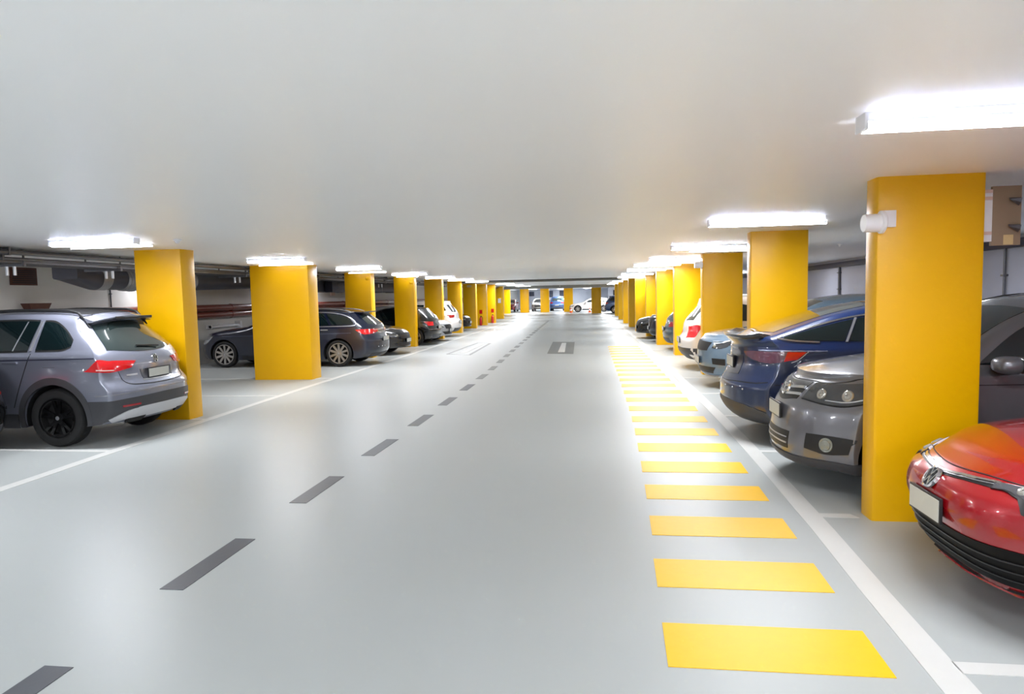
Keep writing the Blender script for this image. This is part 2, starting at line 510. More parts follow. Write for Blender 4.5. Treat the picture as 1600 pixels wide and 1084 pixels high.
        if letters == 'VW':
            for a, b in (((-0.34, 0.80), (0, 0.10)), ((0.34, 0.80), (0, 0.10)), ((-0.74, 0.46), (-0.36, -0.74)), ((0.74, 0.46), (0.36, -0.74)), ((-0.36, -0.74), (0, 0.0)), ((0.36, -0.74), (0, 0.0))): bar(a, b)
        bmesh.ops.recalc_face_normals(bm, faces=bm.faces[:])
        o = bm_obj('badge', bm, m, s.root, smooth=True, angle=30)
        bd = bmesh.new()
        vs = [bd.verts.new(P(math.cos(2 * PI * k / seg) * 0.9, math.sin(2 * PI * k / seg) * 0.9, -0.002)) for k in range(seg)]
        bd.faces.new(vs)
        ws = [bd.verts.new(P(math.cos(2 * PI * k / seg) * 0.9, math.sin(2 * PI * k / seg) * 0.9, -0.02)) for k in range(seg)]
        for k in range(seg): bd.faces.new((vs[k], ws[k], ws[(k + 1) % seg], vs[(k + 1) % seg]))
        bm_obj('badge_backing', bd, BLACKP, o)
        return o
    def mirror(s, x, z, paint=None, l=0.17, w=0.11, h=0.085, sides=(1, -1)):
        for sg in sides:
            p, n = s.hit(Vector((x - s.L / 2, sg * 0.9, z - 0.02)), 'side')
            bm = bmesh.new()
            bmesh.ops.create_uvsphere(bm, u_segments=20, v_segments=14, radius=1)
            for v in bm.verts:
                v.co.x = math.copysign(abs(v.co.x) ** 0.75, v.co.x); v.co.z = math.copysign(abs(v.co.z) ** 0.7, v.co.z); v.co.y = math.copysign(abs(v.co.y) ** 0.8, v.co.y)
                if v.co.x > 0: v.co.x *= 0.35
                v.co = Vector((v.co.x * 0.13, v.co.y * 0.125, v.co.z * h))
                v.co += Vector((p.x, p.y + sg * 0.17, z + 0.035))
            o = bm_obj('side_mirror', bm, paint or s.paint, s.root, smooth=True, angle=80)
            bm = bmesh.new()
            bmesh.ops.create_uvsphere(bm, u_segments=12, v_segments=8, radius=1, matrix=Matrix.Translation((p.x + 0.01, p.y + sg * 0.07, z - 0.02)) @ Matrix.Diagonal((0.06, 0.11, 0.03, 1)))
            bm_obj('mirror_arm', bm, BLACKP, o, smooth=True)
            bm = bmesh.new(); bx(bm, p.x + 0.044, p.x + 0.052, p.y + sg * 0.17 - 0.10, p.y + sg * 0.17 + 0.10, z - 0.03, z + 0.10, 0.003)
            bm_obj('mirror_glass', bm, CHROME, o)
    def handle(s, x, z, sides=(1, -1), m=None):
        for sg in sides:
            p, n = s.hit(Vector((x - s.L / 2, sg * 0.9, z)), 'side')
            bm = bmesh.new()
            bx(bm, p.x - 0.1, p.x + 0.1, p.y + sg * 0.022 - 0.009, p.y + sg * 0.022 + 0.009, z - 0.014, z + 0.014, 0.007)
            for q in (-0.085, 0.085): bx(bm, p.x + q - 0.014, p.x + q + 0.014, min(p.y - sg * 0.02, p.y + sg * 0.022), max(p.y - sg * 0.02, p.y + sg * 0.022), z - 0.011, z + 0.011, 0.003)
            bm_obj('door_handle', bm, m or s.paint, s.root, smooth=True)

def X3(pts, y): return [(x, y, z) for x, z in pts]
def YZ(pts, x=0): return [(x, y, z) for y, z in pts]

def generic(car, kind='hatch', nose_out=True, rim=RIMS, lamp=REDL, grille=BLACKP, plate=True, ws=None, mir=True, lk=1.0):
    """windows, lamps, grille, sills and wheels shared by the parked cars further away"""
    L, W, b = car.L, car.W, car.belt
    wx0, wx1, rx0, rx1 = ws          # windscreen base and top, rear glass top and base
    hw = W / 2
    ztr = pw(car.top, wx1) - 0.13
    # side glass
    mid = (wx1 + rx0) / 2
    zb = b + 0.05
    a = [(wx0 + 0.42, zb + 0.02), (wx1 + 0.05, ztr - 0.03), (mid - 0.05, ztr)]
    car.skin('side_window', X3(a, hw), X3([(wx0 + 0.40, zb), (mid - 0.3, zb), (mid - 0.05, zb)], hw), GLASS, 'side', sides=(1, -1))
    car.skin('side_window', X3([(mid + 0.05, ztr), (rx0 - 0.55, pw(car.top, rx0 - 0.5) - 0.14)], hw), X3([(mid + 0.05, zb), (rx0 - 0.5, zb + 0.02)], hw), GLASS, 'side', sides=(1, -1))
    car.skin('quarter_window', X3([(rx0 - 0.47, pw(car.top, rx0 - 0.4) - 0.15), (rx0 - 0.15, pw(car.top, rx0) - 0.2), (rx0 + 0.02, zb + 0.12)], hw), X3([(rx0 - 0.43, zb + 0.02), (rx0 - 0.2, zb + 0.03), (rx0 + 0.03, zb + 0.1)], hw), GLASS, 'side', n=8, sides=(1, -1))
    zr0 = pw(car.top, wx1) - 0.02
    car.skin('windscreen', [(wx0 + 0.12, -0.66, 0), (wx0 + 0.03, 0, 0), (wx0 + 0.12, 0.66, 0)], [(wx1 + 0.02, -0.55, 0), (wx1 - 0.04, 0, 0), (wx1 + 0.02, 0.55, 0)], GLASS, 'top', n=16, k=6)
    if kind == 'sedan':
        car.skin('rear_window', [(rx0, -0.5, 0), (rx0 + 0.02, 0, 0), (rx0, 0.5, 0)], [(rx1, -0.58, 0), (rx1 + 0.08, 0, 0), (rx1, 0.58, 0)], GLASSR, 'top', n=16, k=6)
    else:
        zt = pw(car.top, L) - 0.10
        car.skin('rear_window', YZ([(-0.52, zt - 0.02), (0, zt), (0.52, zt - 0.02)]), YZ([(-0.6, b + 0.08), (0, b + 0.06), (0.6, b + 0.08)]), GLASSR, 'rear', n=16, k=6)
    # lamps
    fz = pw(car.top, 0.12)
    car.skin('headlamp', [(0.02, 0.40 * W, fz - 0.10), (0.2, 0.46 * W, fz - 0.07), (0.55, 0.5 * W, fz - 0.04)], [(0.02, 0.36 * W, fz - 0.19), (0.2, 0.46 * W, fz - 0.2), (0.42, 0.5 * W, fz - 0.14)], HEADL, sides=(1, -1))
    for sg in (1, -1):
        p, n_ = car.hit(Vector((-L / 2 + 0.1, sg * 0.39 * W, fz - 0.14)), 'near')
        bm = bmesh.new(); bmesh.ops.create_uvsphere(bm, u_segments=12, v_segments=8, radius=0.035, matrix=Matrix.Translation(p))
        bm_obj('headlamp_projector', bm, BULB, car.root, smooth=True)
    car.skin('grille', YZ([(-0.3 * W, fz - 0.12), (0, fz - 0.1), (0.3 * W, fz - 0.12)]), YZ([(-0.26 * W, fz - 0.27), (0, fz - 0.28), (0.26 * W, fz - 0.27)]), grille, 'front')
    car.skin('lower_intake', YZ([(-0.36 * W, 0.40), (0.36 * W, 0.40)]), YZ([(-0.3 * W, 0.28), (0.3 * W, 0.28)]), BLACKP, 'front')
    tz = b - 0.02
    car.skin('tail_lamp', [(L - 0.42, 0.5 * W, tz - 0.02), (L - 0.2, 0.47 * W, tz + 0.06 * (lk - 1)), (L, 0.30 * W, tz - 0.01)], [(L - 0.3, 0.5 * W, tz - 0.12 * lk), (L - 0.2, 0.47 * W, tz - 0.15 * lk), (L, 0.32 * W, tz - 0.13 * lk)], lamp, sides=(1, -1))
    car.skin('bumper_insert', YZ([(-0.38 * W, 0.40), (0.38 * W, 0.40)]), YZ([(-0.36 * W, 0.24), (0.36 * W, 0.24)]), DKPLAST, 'rear')
    if plate:
        car.plate('front', 0.50 if fz > 0.85 else 0.44); car.plate('rear', 0.66)
    xa, xb = car.wheels
    car.skin('sill', X3([(xa + 0.45, 0.33), (xb - 0.45, 0.33)], hw), X3([(xa + 0.45, 0.22), (xb - 0.45, 0.22)], hw), BLACKP, 'side', k=2, sides=(1, -1))
    if mir: car.mirror(wx0 + 0.55, zb)
    car.handle(mid - 0.22, b - 0.1); car.handle(mid + 0.85, b - 0.08)
    car.wheel_set(rim, 5, 'single', seg=28)

# ---- body shapes (x from the nose, z)
SUV_TOP = [(0, 0.93), (0.2, 0.98), (0.6, 1.05), (1.15, 1.11), (1.35, 1.19), (1.9, 1.52), (2.2, 1.61), (2.8, 1.66), (3.4, 1.65), (4.0, 1.60), (4.4, 1.55)]
SUV_F = [(0.2, 0.14), (0.32, 0.04), (0.5, 0.0), (0.7, 0.01), (0.85, 0.05), (0.95, 0.14)]
SUV_R = [(0.2, 0.22), (0.32, 0.07), (0.48, 0.0), (0.66, 0.0), (0.74, 0.05), (0.80, 0.11), (1.0, 0.13), (1.1, 0.17), (1.5, 0.46), (1.6, 0.48)]
HAT_TOP = [(0, 0.74), (0.2, 0.80), (0.6, 0.89), (1.1, 0.96), (1.35, 1.03), (1.95, 1.34), (2.3, 1.43), (2.8, 1.46), (3.4, 1.43), (4.0, 1.35), (4.3, 1.3)]
HAT_F = [(0.15, 0.08), (0.24, 0.0), (0.4, 0.015), (0.55, 0.02), (0.66, 0.05), (0.74, 0.12), (0.8, 0.2)]
HAT_R = [(0.2, 0.15), (0.35, 0.03), (0.55, 0.0), (0.68, 0.04), (0.78, 0.09), (0.95, 0.13), (1.35, 0.45), (1.45, 0.5)]

def make_suv(label, X, Y, tail_out, paint, sz=1.0, rim=RIMS, lamp=REDL, top=SUV_TOP, cat='car', mir=True, lk=1.0, **k):
    L, W = 4.45, 1.84
    left = X < 0
    rot = 0.0 if (left == tail_out) else PI
    cx = X - L / 2 if left else X + L / 2
    c = Car(label, cat, (cx, Y, 0), rot, paint, L, W, top, SUV_F, SUV_R, (0.88, 3.54), 1.04, wr=0.345, **k)
    generic(c, 'suv', ws=(1.2, 2.05, 3.95, 4.2), rim=rim, lamp=lamp, mir=mir, lk=lk)
    return c

def make_hatch(label, X, Y, tail_out, paint, rim=RIMS, lamp=REDL, cat='car', mir=True, **k):
    L, W = 4.25, 1.79
    left = X < 0
    rot = 0.0 if (left == tail_out) else PI
    cx = X - L / 2 if left else X + L / 2
    c = Car(label, cat, (cx, Y, 0), rot, paint, L, W, HAT_TOP, HAT_F, HAT_R, (0.86, 3.48), 0.93, wr=0.32, **k)
    generic(c, 'hatch', ws=(1.2, 2.05, 3.75, 4.0), rim=rim, lamp=lamp, mir=mir)
    return c

# ------------------------------------------------------------------ the setting
XL, XR, Y0, Y1 = -11.35, 6.6, -9.0, 92.0
floor = struct(box('floor', -16, 12, Y0 - 0.2, Y1 + 0.2, -0.2, 0, FLOOR))
struct(box('ceiling', -16, 12, Y0 - 0.2, 33.0, H, H + 0.2, CEIL))
struct(box('ceiling', XL - 0.2, 12, 33.0, Y1 + 0.2, H + 0.06, H + 0.26, CEIL))
struct(box('wall_left', XL - 0.2, XL, Y0, Y1, 0, H, WALLM))
struct(box('wall_right', XR, XR + 0.2, Y0, Y1, 0, H, WALLR))
struct(box('wall_front', XL, XR, Y0 - 0.2, Y0, 0, H, WALLM))
struct(box('wall_back', -16, 12, Y1, Y1 + 0.2, 0, H + 0.06, BACKW))
tag(box('ceiling_beam', -7.6, 1.1, 33.3, 34.4, H - 0.10, H + 0.07, SOFF, bev=0.01), 'grey downstand beam crossing the ceiling far down the aisle', 'beam')['kind'] = 'structure'
tag(box('expansion_joint', -7.6, 1.2, 33.0, 33.25, H - 0.03, H + 0.05, DARKSTEEL), 'dark joint strip across the ceiling in front of the grey beam', 'joint')['kind'] = 'structure'
tag(box('ceiling_beam', -9.5, 3.0, 58.0, 59.2, H - 0.2, H + 0.07, SOFF, bev=0.01), 'second grey ceiling beam, just in front of the far row of pillars', 'beam')['kind'] = 'structure'

# painted markings: thin layers on the floor
def ribbon(name, pts, wdt, m, z=0.003):
    vs, fs = [], []
    for i, (x, y) in enumerate(pts):
        a = Vector(pts[max(i - 1, 0)]); b = Vector(pts[min(i + 1, len(pts) - 1)])
        d = (b - a).normalized(); n = Vector((d.y, -d.x)) * wdt / 2
        for q in (-1, 1):
            vs += [(x + n.x * q, y + n.y * q, z), (x + n.x * q, y + n.y * q, 0.0)]
    for i in range(len(pts) - 1):
        a = i * 4; b = a + 4
        fs += [(a, a + 2, b + 2, b), (a, b, b + 1, a + 1), (a + 2, a + 3, b + 3, b + 2)]
    fs += [(0, 1, 3, 2), (len(vs) - 4, len(vs) - 2, len(vs) - 1, len(vs) - 3)]
    return mesh_obj(name, vs, fs, m, floor)

def slab(name, corners, m, z=0.003):
    vs = [(x, y, z) for x, y in corners] + [(x, y, 0) for x, y in corners]
    n = len(corners)
    return mesh_obj(name, vs, [tuple(range(n))] + [(i, i + n, (i + 1) % n + n, (i + 1) % n) for i in range(n)], m, floor)

def edge_r(y): return pw([(0, 1.50), (3.2, 1.535), (5.3, 1.605), (9, 1.655), (12, 1.63), (17.4, 1.55), (26, 1.41), (37, 1.14), (56, 0.8)], y)
def edge_l(y): return pw([(0, -5.72), (5.5, -5.75), (7.2, -5.815), (10.6, -5.9), (13.5, -5.93), (20, -5.93), (26, -6.0), (40, -6.15), (56, -6.4)], y)
ribbon('bay_edge_line', [(edge_r(y), y) for y in [k * 1.0 for k in range(-8, 57)]], 0.155, WHTF)
ribbon('bay_edge_line', [(edge_l(y), y) for y in [k * 1.0 for k in range(-8, 57)]], 0.135, WHTF)
rt = [1.02, 3.18, 5.325, 7.46, 9.6, 11.75, 13.9, 16.4, 18.6, 20.8, 23.0, 25.2, 27.4, 29.6, 31.8, 34.0, 36.2, 38.4]
for y in rt:
    L_ = 5.0 if y not in (5.325, 9.6, 14.3) else 0.36
    x0 = edge_r(y) + 0.075
    if y == 5.325: slab('bay_tick_line', [(x0, y - 0.045), (x0 + 0.27, y - 0.045), (x0 + 0.23, y + 0.045), (x0, y + 0.045)], WHTF)
    else: slab('bay_tick_line', [(x0, y - 0.05), (x0 + L_, y - 0.05), (x0 + L_, y + 0.05), (x0, y + 0.05)], WHTF)
for y in [0.7, 2.85, 5.0, 7.18, 9.24, 11.6, 14.2, 16.4, 18.6, 20.9, 23.1, 25.3, 27.5, 29.8, 32.0, 34.4, 36.6]:
    x0 = edge_l(y) - 0.065
    slab('bay_tick_line', [(x0 - 5.0, y - 0.045), (x0, y - 0.045), (x0, y + 0.045), (x0 - 5.0, y + 0.045)], WHTF)
def midx(y): return pw([(0, -2.64), (6, -2.62), (9.5, -2.57), (14.5, -2.59), (19, -2.74), (25, -2.94), (42, -3.44), (58, -3.9)], y)
y = 2.79 - 0.86 - 1.71
k = 0
while y < 46:
    x0, x1 = midx(y), midx(y + 0.86)
    sk = 0.0
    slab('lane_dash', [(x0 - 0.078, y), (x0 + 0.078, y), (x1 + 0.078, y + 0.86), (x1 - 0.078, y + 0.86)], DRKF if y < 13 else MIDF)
    y += 1.715
y = 1.33
while y < 23:
    c = edge_r(y) - 1.6 + 0.87
    slab('yellow_crossing_bar', [(c - 0.505, y), (c + 0.50, y), (c + 0.51, y + 0.425), (c - 0.495, y + 0.425)], YELF)
    y += 0.868
# lane arrows
slab('arrow_field', [(-1.60, 20.0), (-0.80, 19.8), (-0.95, 24.8), (-1.78, 25.1)], MIDF)
slab('arrow_bar', [(-1.30, 20.4), (-1.09, 20.4), (-1.24, 24.4), (-1.40, 24.4)], WHTF, 0.006)
ribbon('arrow_outline', [(-4.72, 20.2), (-3.95, 19.8), (-4.12, 24.7), (-4.66, 25.1), (-4.72, 20.2)], 0.09, MIDF)
slab('arrow_bar', [(-4.42, 20.6), (-4.22, 20.6), (-4.30, 24.2), (-4.44, 24.2)], WHTF, 0.006)

# ------------------------------------------------------------------ pillars
def pillar(x0, x1, yf, yb, label, ch=0.02, h=H, group='yellow pillars'):
    bm = bmesh.new()
    bx(bm, x0, x1, yf, yb, 0, h)
    es = [e for e in bm.edges if abs(e.verts[0].co.z - e.verts[1].co.z) > 1]
    bmesh.ops.bevel(bm, geom=es, offset=ch, segments=2, affect='EDGES', profile=0.5)
    o = bm_obj('pillar', bm, YEL, None, smooth=True)
    o['kind'] = 'structure'
    return tag(o, label, 'pillar', group)

pillar(2.01, 2.745, 5.215, 5.44, 'nearest yellow pillar on the right, between the red car and the grey car', 0.03)
pillar(2.05, 2.80, 9.50, 9.75, 'yellow pillar on the right just behind the dark blue car')
pillar(2.15, 2.97, 14.5, 14.8, 'yellow pillar on the right behind the pale blue-grey car')
pillar(2.07, 2.90, 19.05, 19.5, 'yellow pillar on the right just behind the white car with the red tail lamp')
pillar(1.90, 2.75, 22.9, 23.4, 'yellow pillar on the right between the teal tailed car and two dark car noses')
pillar(1.86, 2.55, 27.6, 28.0, 'yellow pillar on the right directly behind the two dark car noses')
pillar(1.62, 2.35, 31.2, 31.6, 'wide yellow pillar on the right, partly covered by the two dark noses')
pillar(1.50, 2.15, 35.6, 36.2, 'yellow pillar far right showing a bright narrow side face')
pillar(1.37, 2.0, 40.2, 40.7, 'thin slice of yellow pillar near the far right end of the row')
pillar(1.26, 2.0, 46.5, 47.0, 'yellow pillar slice, second from the end of the right row')
pillar(1.18, 1.9, 54.0, 54.5, 'last yellow pillar of the right row, beside the far blue car')
pillar(-6.90, -6.15, 9.20, 9.55, 'nearest yellow pillar on the left, behind the grey car')
pillar(-7.72, -6.36, 14.0, 14.5, 'broad yellow pillar on the left in front of the navy estate car')
pillar(-7.60, -6.78, 19.25, 19.6, 'yellow pillar on the left just behind the navy estate car')
pillar(-7.42, -6.66, 23.5, 23.85, 'yellow pillar on the left beside the black car nose')
pillar(-7.38, -6.62, 27.6, 27.95, 'yellow pillar on the left after the black car with red tail lamps')
pillar(-7.45, -6.78, 32.2, 32.6, 'yellow pillar on the left just beyond the white car tail')
pillar(-7.60, -6.88, 36.7, 37.1, 'yellow pillar on the left beside the black hatchback nose')
pillar(-7.62, -6.95, 40.6, 41.0, 'yellow pillar on the left with the nearer fire extinguisher at its edge')
pillar(-7.52, -6.92, 43.9, 44.3, 'yellow pillar on the left with the farther fire extinguisher at its edge')
pillar(-8.11, -7.51, 51.8, 52.2, 'darker yellow pillar at the far left with a small white notice')
pillar(-9.73, -9.02, 66.8, 67.3, 'last yellow pillar of the left row, beside the far red car')
for x0, x1, y, l in ((-8.35, -7.45, 70, 'leftmost yellow pillar of the far cross row'), (-6.2, -5.3, 70, 'yellow pillar of the far cross row, second from its left end'),
                     (-3.75, -2.8, 70, 'yellow pillar of the far cross row between the blue car and the white car'), (-0.78, 0.12, 62.5, 'yellow pillar at the right end of the far white car')):
    pillar(x0, x1, y, y + 0.6, l)

# ------------------------------------------------------------------ lamps under the ceiling
def batten(x0, x1, y, label, group, w=0.11, E=None):
    t = thing('ceiling_lamp', label, 'lamp', ((x0 + x1) / 2, y, H), 0, group)
    L2 = (x1 - x0) / 2
    bm = bmesh.new(); bx(bm, -L2, L2, -w / 2, w / 2, -0.045, 0, 0.004)
    bm_obj('lamp_housing', bm, LAMPW, t, smooth=True)
    for s in (-1, 1):
        bm = bmesh.new(); bx(bm, s * L2 - 0.008, s * L2 + 0.008, -w / 2 - 0.002, w / 2 + 0.002, -0.078, 0.0, 0.003)
        bm_obj('end_cap', bm, LAMPW, t, smooth=True)
    # diffuser: shallow trough
    vs, fs = [], []
    pr = [(-w / 2, -0.045), (-w / 2, -0.058), (-w / 2 + 0.028, -0.080), (w / 2 - 0.028, -0.080), (w / 2, -0.058), (w / 2, -0.045)]
    for x in (-L2 + 0.008, L2 - 0.008): vs += [(x, a, b) for a, b in pr]
    for i in range(5): fs.append((i, i + 1, i + 7, i + 6))
    fs += [tuple(range(5, -1, -1)), tuple(range(6, 12))]
    d = mesh_obj('diffuser', vs, fs, E or LAMPE, t)
    d.data.materials.append(LAMPS)
    d.data.materials.append(LAMPM)
    for i in (0, 4, 5, 6): d.data.polygons[i].material_index = 1
    for i in (1, 3): d.data.polygons[i].material_index = 2
    return t

def strip(x0, x1, y, label, group, z=2.515):  # thin glowing strip added for the lens ghost of a nearby lamp
    t = thing('ghost_strip', label, 'lamp', ((x0 + x1) / 2, y, H), 0, group)
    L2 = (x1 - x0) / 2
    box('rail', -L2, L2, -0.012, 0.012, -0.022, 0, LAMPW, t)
    box('light_line', -L2 + 0.005, L2 - 0.005, -0.012, 0.012, -0.036, -0.022, GHOST_E, t)
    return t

RY = [3.36, 7.78, 11.72, 15.6, 18.3, 22.0, 26.5, 31.0]
RN = ['nearest ceiling lamp on the right, cut off by the picture edge', 'ceiling lamp in front of the second right pillar, above the dark blue car', 'third ceiling lamp of the right row, left of the second pillar top',
      'fourth ceiling lamp of the right row, above the white car', 'fifth ceiling lamp of the right row', 'sixth ceiling lamp of the right row', 'seventh ceiling lamp of the right row', 'farthest ceiling lamp of the right row, before the ceiling joint']
for y, l in zip(RY, RN):
    xs = 1.22 if y < 14 else (1.13 if y < 17 else 0.93 - (y - 17) * 0.008)
    batten(xs, xs + 1.22, y, l, 'ceiling lamps of the right row', E=LAMPN if y < 5 else LAMPR)
LY = [7.45, 11.8, 15.7, 20.1, 24.6, 28.4, 32.2]
LN = ['nearest ceiling lamp on the left, above the grey car', 'ceiling lamp just in front of the broad left pillar', 'third ceiling lamp of the left row, before the pillar behind the navy estate', 'fourth ceiling lamp of the left row',
      'fifth ceiling lamp of the left row', 'sixth ceiling lamp of the left row', 'farthest ceiling lamp of the left row, before the ceiling joint']
for y, l in zip(LY, LN):
    xs = -6.66 if y < 9 else (-6.52 if y < 14 else -6.38 if y < 24 else -6.5)
    batten(xs, xs + 1.12, y, l, 'ceiling lamps of the left row', E=LAMPR)
for y in (-0.9, -5.2):  # unseen continuation of both lamp rows, added to even out the light
    batten(1.22, 2.44, y, 'right row ceiling lamp behind the viewpoint', 'ceiling lamps behind the viewpoint')
    batten(-6.66, -5.54, y + 4.0, 'left row ceiling lamp behind the viewpoint', 'ceiling lamps behind the viewpoint')
for y in (1.5, 5.5, 9.2, 15.2, 22.0, 25.2):  # out-of-view lamps added to brighten the left bays and wall
    batten(-11.15, -10.25, y, 'wall side ceiling lamp above the left bays, hidden behind the cable tray', 'ceiling lamps over the left bays', E=LAMPB)
for x0, x1, y in ((4.95, 6.1, 7.0), (4.15, 5.2, 10.3), (4.6, 5.7, 20.2), (5.3, 6.4, 27.5)):  # out-of-view lamps added to lift the right bays and wall
    batten(x0, x1, y, 'wall side ceiling lamp above the right bays, hidden behind pillars', 'ceiling lamps over the right bays', E=LAMPB)
for x, y in ((-3.9, -1.6), (-1.2, -1.6), (-3.9, -4.6), (-1.2, -4.6)):  # unseen lamps added to light the foreground floor and near ceiling
    batten(x, x + 1.2, y, 'aisle ceiling lamp behind the viewpoint', 'ceiling lamps behind the viewpoint', E=LAMPR)
# beyond the beam
for y, xr, xl in ((37.5, 0.9, -6.7), (43, 0.8, -6.7), (49, 0.7, -6.8), (55, 0.6, -6.9)):
    a = batten(xr, xr + 1.2, y, 'right side lamp beyond the ceiling beam, %s' % {37.5: 'the nearest of four', 43: 'second of four', 49: 'third of four', 55: 'the farthest of four'}[y], 'lamps beyond the beam')
    b_ = batten(xl, xl + 1.2, y, 'left side lamp beyond the ceiling beam, %s' % {37.5: 'the nearest of four', 43: 'second of four', 49: 'third of four', 55: 'the farthest of four'}[y], 'lamps beyond the beam')
    a.location.z = b_.location.z = H + 0.06
for x, y, l in ((-8.5, 66, 'far lamp above the red car'), (-4.7, 74, 'far lamp above the blue car'), (-0.5, 66, 'far lamp above the white car'), (-9, 80, 'lamp at the back wall, left'), (-2, 82, 'lamp at the back wall, centre'), (-5.5, 88, 'lamp nearest the back wall'), (2.6, 69, 'lamp beyond the end of the right row')):  # the one nearest the back wall is added to brighten that wall
    batten(x, x + 1.5, y, l, 'lamps of the far cross aisle', 0.16).location.z = H + 0.06
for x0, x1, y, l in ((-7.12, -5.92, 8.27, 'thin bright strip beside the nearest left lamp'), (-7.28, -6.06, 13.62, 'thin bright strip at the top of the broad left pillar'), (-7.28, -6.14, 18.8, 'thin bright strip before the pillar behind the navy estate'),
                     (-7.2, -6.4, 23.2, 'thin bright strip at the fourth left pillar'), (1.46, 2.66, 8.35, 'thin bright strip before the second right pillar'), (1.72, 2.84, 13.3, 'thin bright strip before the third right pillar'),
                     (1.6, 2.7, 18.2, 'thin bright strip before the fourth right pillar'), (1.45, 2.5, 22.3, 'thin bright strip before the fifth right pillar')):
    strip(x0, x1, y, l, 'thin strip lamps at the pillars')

# ------------------------------------------------------------------ small fittings
def detector(x, y, label, r=0.045):
    t = thing('ceiling_detector', label, 'detector', (x, y, H), 0, 'ceiling detectors')
    bm = bmesh.new(); lathe(bm, [(r, 0), (r, -0.015), (r * 0.8, -0.022)], (0, 0, 0), 'Z', 18); bm.faces.new([v for v in bm.verts][-18:])
    bm_obj('base', bm, WHT, t, smooth=True)
    bm = bmesh.new(); bmesh.ops.create_uvsphere(bm, u_segments=14, v_segments=8, radius=r * 0.6, matrix=Matrix.Translation((0, 0, -0.028)))
    bm_obj('sensor_head', bm, WHT, t, smooth=True)
detector(-5.26, 7.83, 'small white detector on the ceiling left, above the nearest left pillar', 0.05)
detector(4.24, 12.6, 'small white detector on the ceiling right, between the two nearest right pillars')
detector(-3.4, 57.5, 'small white detector on the far beam', 0.06)

def pillar_disc(x, y, z, label, m=YEL, r=0.055):
    t = thing('pillar_sensor', label, 'sensor', (x, y, z), 0, 'round sensors on pillars')
    bm = bmesh.new(); rr = lathe(bm, [(r, 0), (r, -0.02), (r * 0.75, -0.035), (r * 0.3, -0.042)], (0, 0, 0), 'Y', 20); bm.faces.new(rr[-1])
    bm_obj('cover', bm, m, t, smooth=True)
pillar_disc(-6.88, 19.25, 2.37, 'round yellow sensor on the pillar behind the navy estate')
pillar_disc(-6.76, 23.5, 2.33, 'round yellow sensor on the pillar beside the black car nose')

# horn on the near right pillar
t = thing('pillar_horn', 'white round sounder on a bracket at the nearest right pillar', 'sounder', (2.0, 5.2, 2.22))
bm = bmesh.new()
bx(bm, 0.03, 0.13, -0.012, 0.015, -0.03, 0.09, 0.003)
bm_obj('bracket', bm, WHT, t, smooth=True)
bm = bmesh.new()
rr = lathe(bm, [(0.062, 0.0), (0.066, 0.03), (0.066, 0.105), (0.060, 0.112)], (-0.10, -0.03, 0.0), 'X', 28)
bm.faces.new(rr[0]); bm.faces.new(rr[-1])
bmesh.ops.recalc_face_normals(bm, faces=bm.faces[:])
bm_obj('housing', bm, WHT, t, smooth=True)
bm = bmesh.new()
rr = lathe(bm, [(0.068, 0.0), (0.083, 0.008), (0.083, 0.026), (0.07, 0.034), (0.03, 0.036)], (0.006, -0.03, 0.005), 'X', 28)
bm.faces.new(rr[0]); bm.faces.new(rr[-1]); bmesh.ops.recalc_face_normals(bm, faces=bm.faces[:])
bm_obj('front_ring', bm, WHT, t, smooth=True)
# second one on the third right pillar
t = thing('pillar_horn', 'white round sounder high on the pillar behind the pale blue-grey car', 'sounder', (2.13, 14.45, 2.32))
for nm, pr in (('housing', [(0.06, -0.12), (0.065, -0.1), (0.065, 0.0)]), ('front_ring', [(0.065, 0.0), (0.09, 0.01), (0.09, 0.03), (0.06, 0.04)])):
    bm = bmesh.new(); rr = lathe(bm, pr, (-0.03, 0, 0), 'X', 22); bm.faces.new(rr[0]); bm.faces.new(rr[-1]); bmesh.ops.recalc_face_normals(bm, faces=bm.faces[:])
    bm_obj(nm, bm, WHT, t, smooth=True)
box('bracket', -0.02, 0.02, -0.01, 0.06, -0.04, 0.04, WHT, t)

# notice board seen at the right of the near pillar
t = thing('notice_board', 'brown board with two hooks mounted at the right side of the nearest right pillar', 'board', (2.80, 5.30, 2.26))
box('panel', 0.02, 0.215, -0.01, 0.015, -0.22, 0.205, BROWN, t, 0.003)
box('side_channel', -0.04, 0.022, -0.012, 0.01, -0.19, 0.17, WHT, t, 0.003)
for z in (-0.13, 0.12, 0.17): box('clip', -0.05, 0.018, -0.02, -0.01, z - 0.012, z + 0.012, PINK, t, 0.003)
for z in (0.09, -0.10):
    bm = bmesh.new()
    v = [bm.verts.new(p) for p in ((0.13, -0.012, z + 0.03), (0.20, -0.012, z + 0.03), (0.195, -0.012, z - 0.03), (0.11, -0.05, z + 0.015), (0.19, -0.06, z + 0.02), (0.19, -0.05, z - 0.01))]
    for f in ((0, 1, 4, 3), (1, 2, 5, 4), (0, 3, 2), (3, 4, 5), (3, 5, 2)): bm.faces.new([v[i] for i in f])
    bmesh.ops.recalc_face_normals(bm, faces=bm.faces[:])
    bm_obj('hook', bm, GALV, t)
box('paper_label', 0.10, 0.165, -0.014, -0.011, -0.215, -0.145, TAN, t)

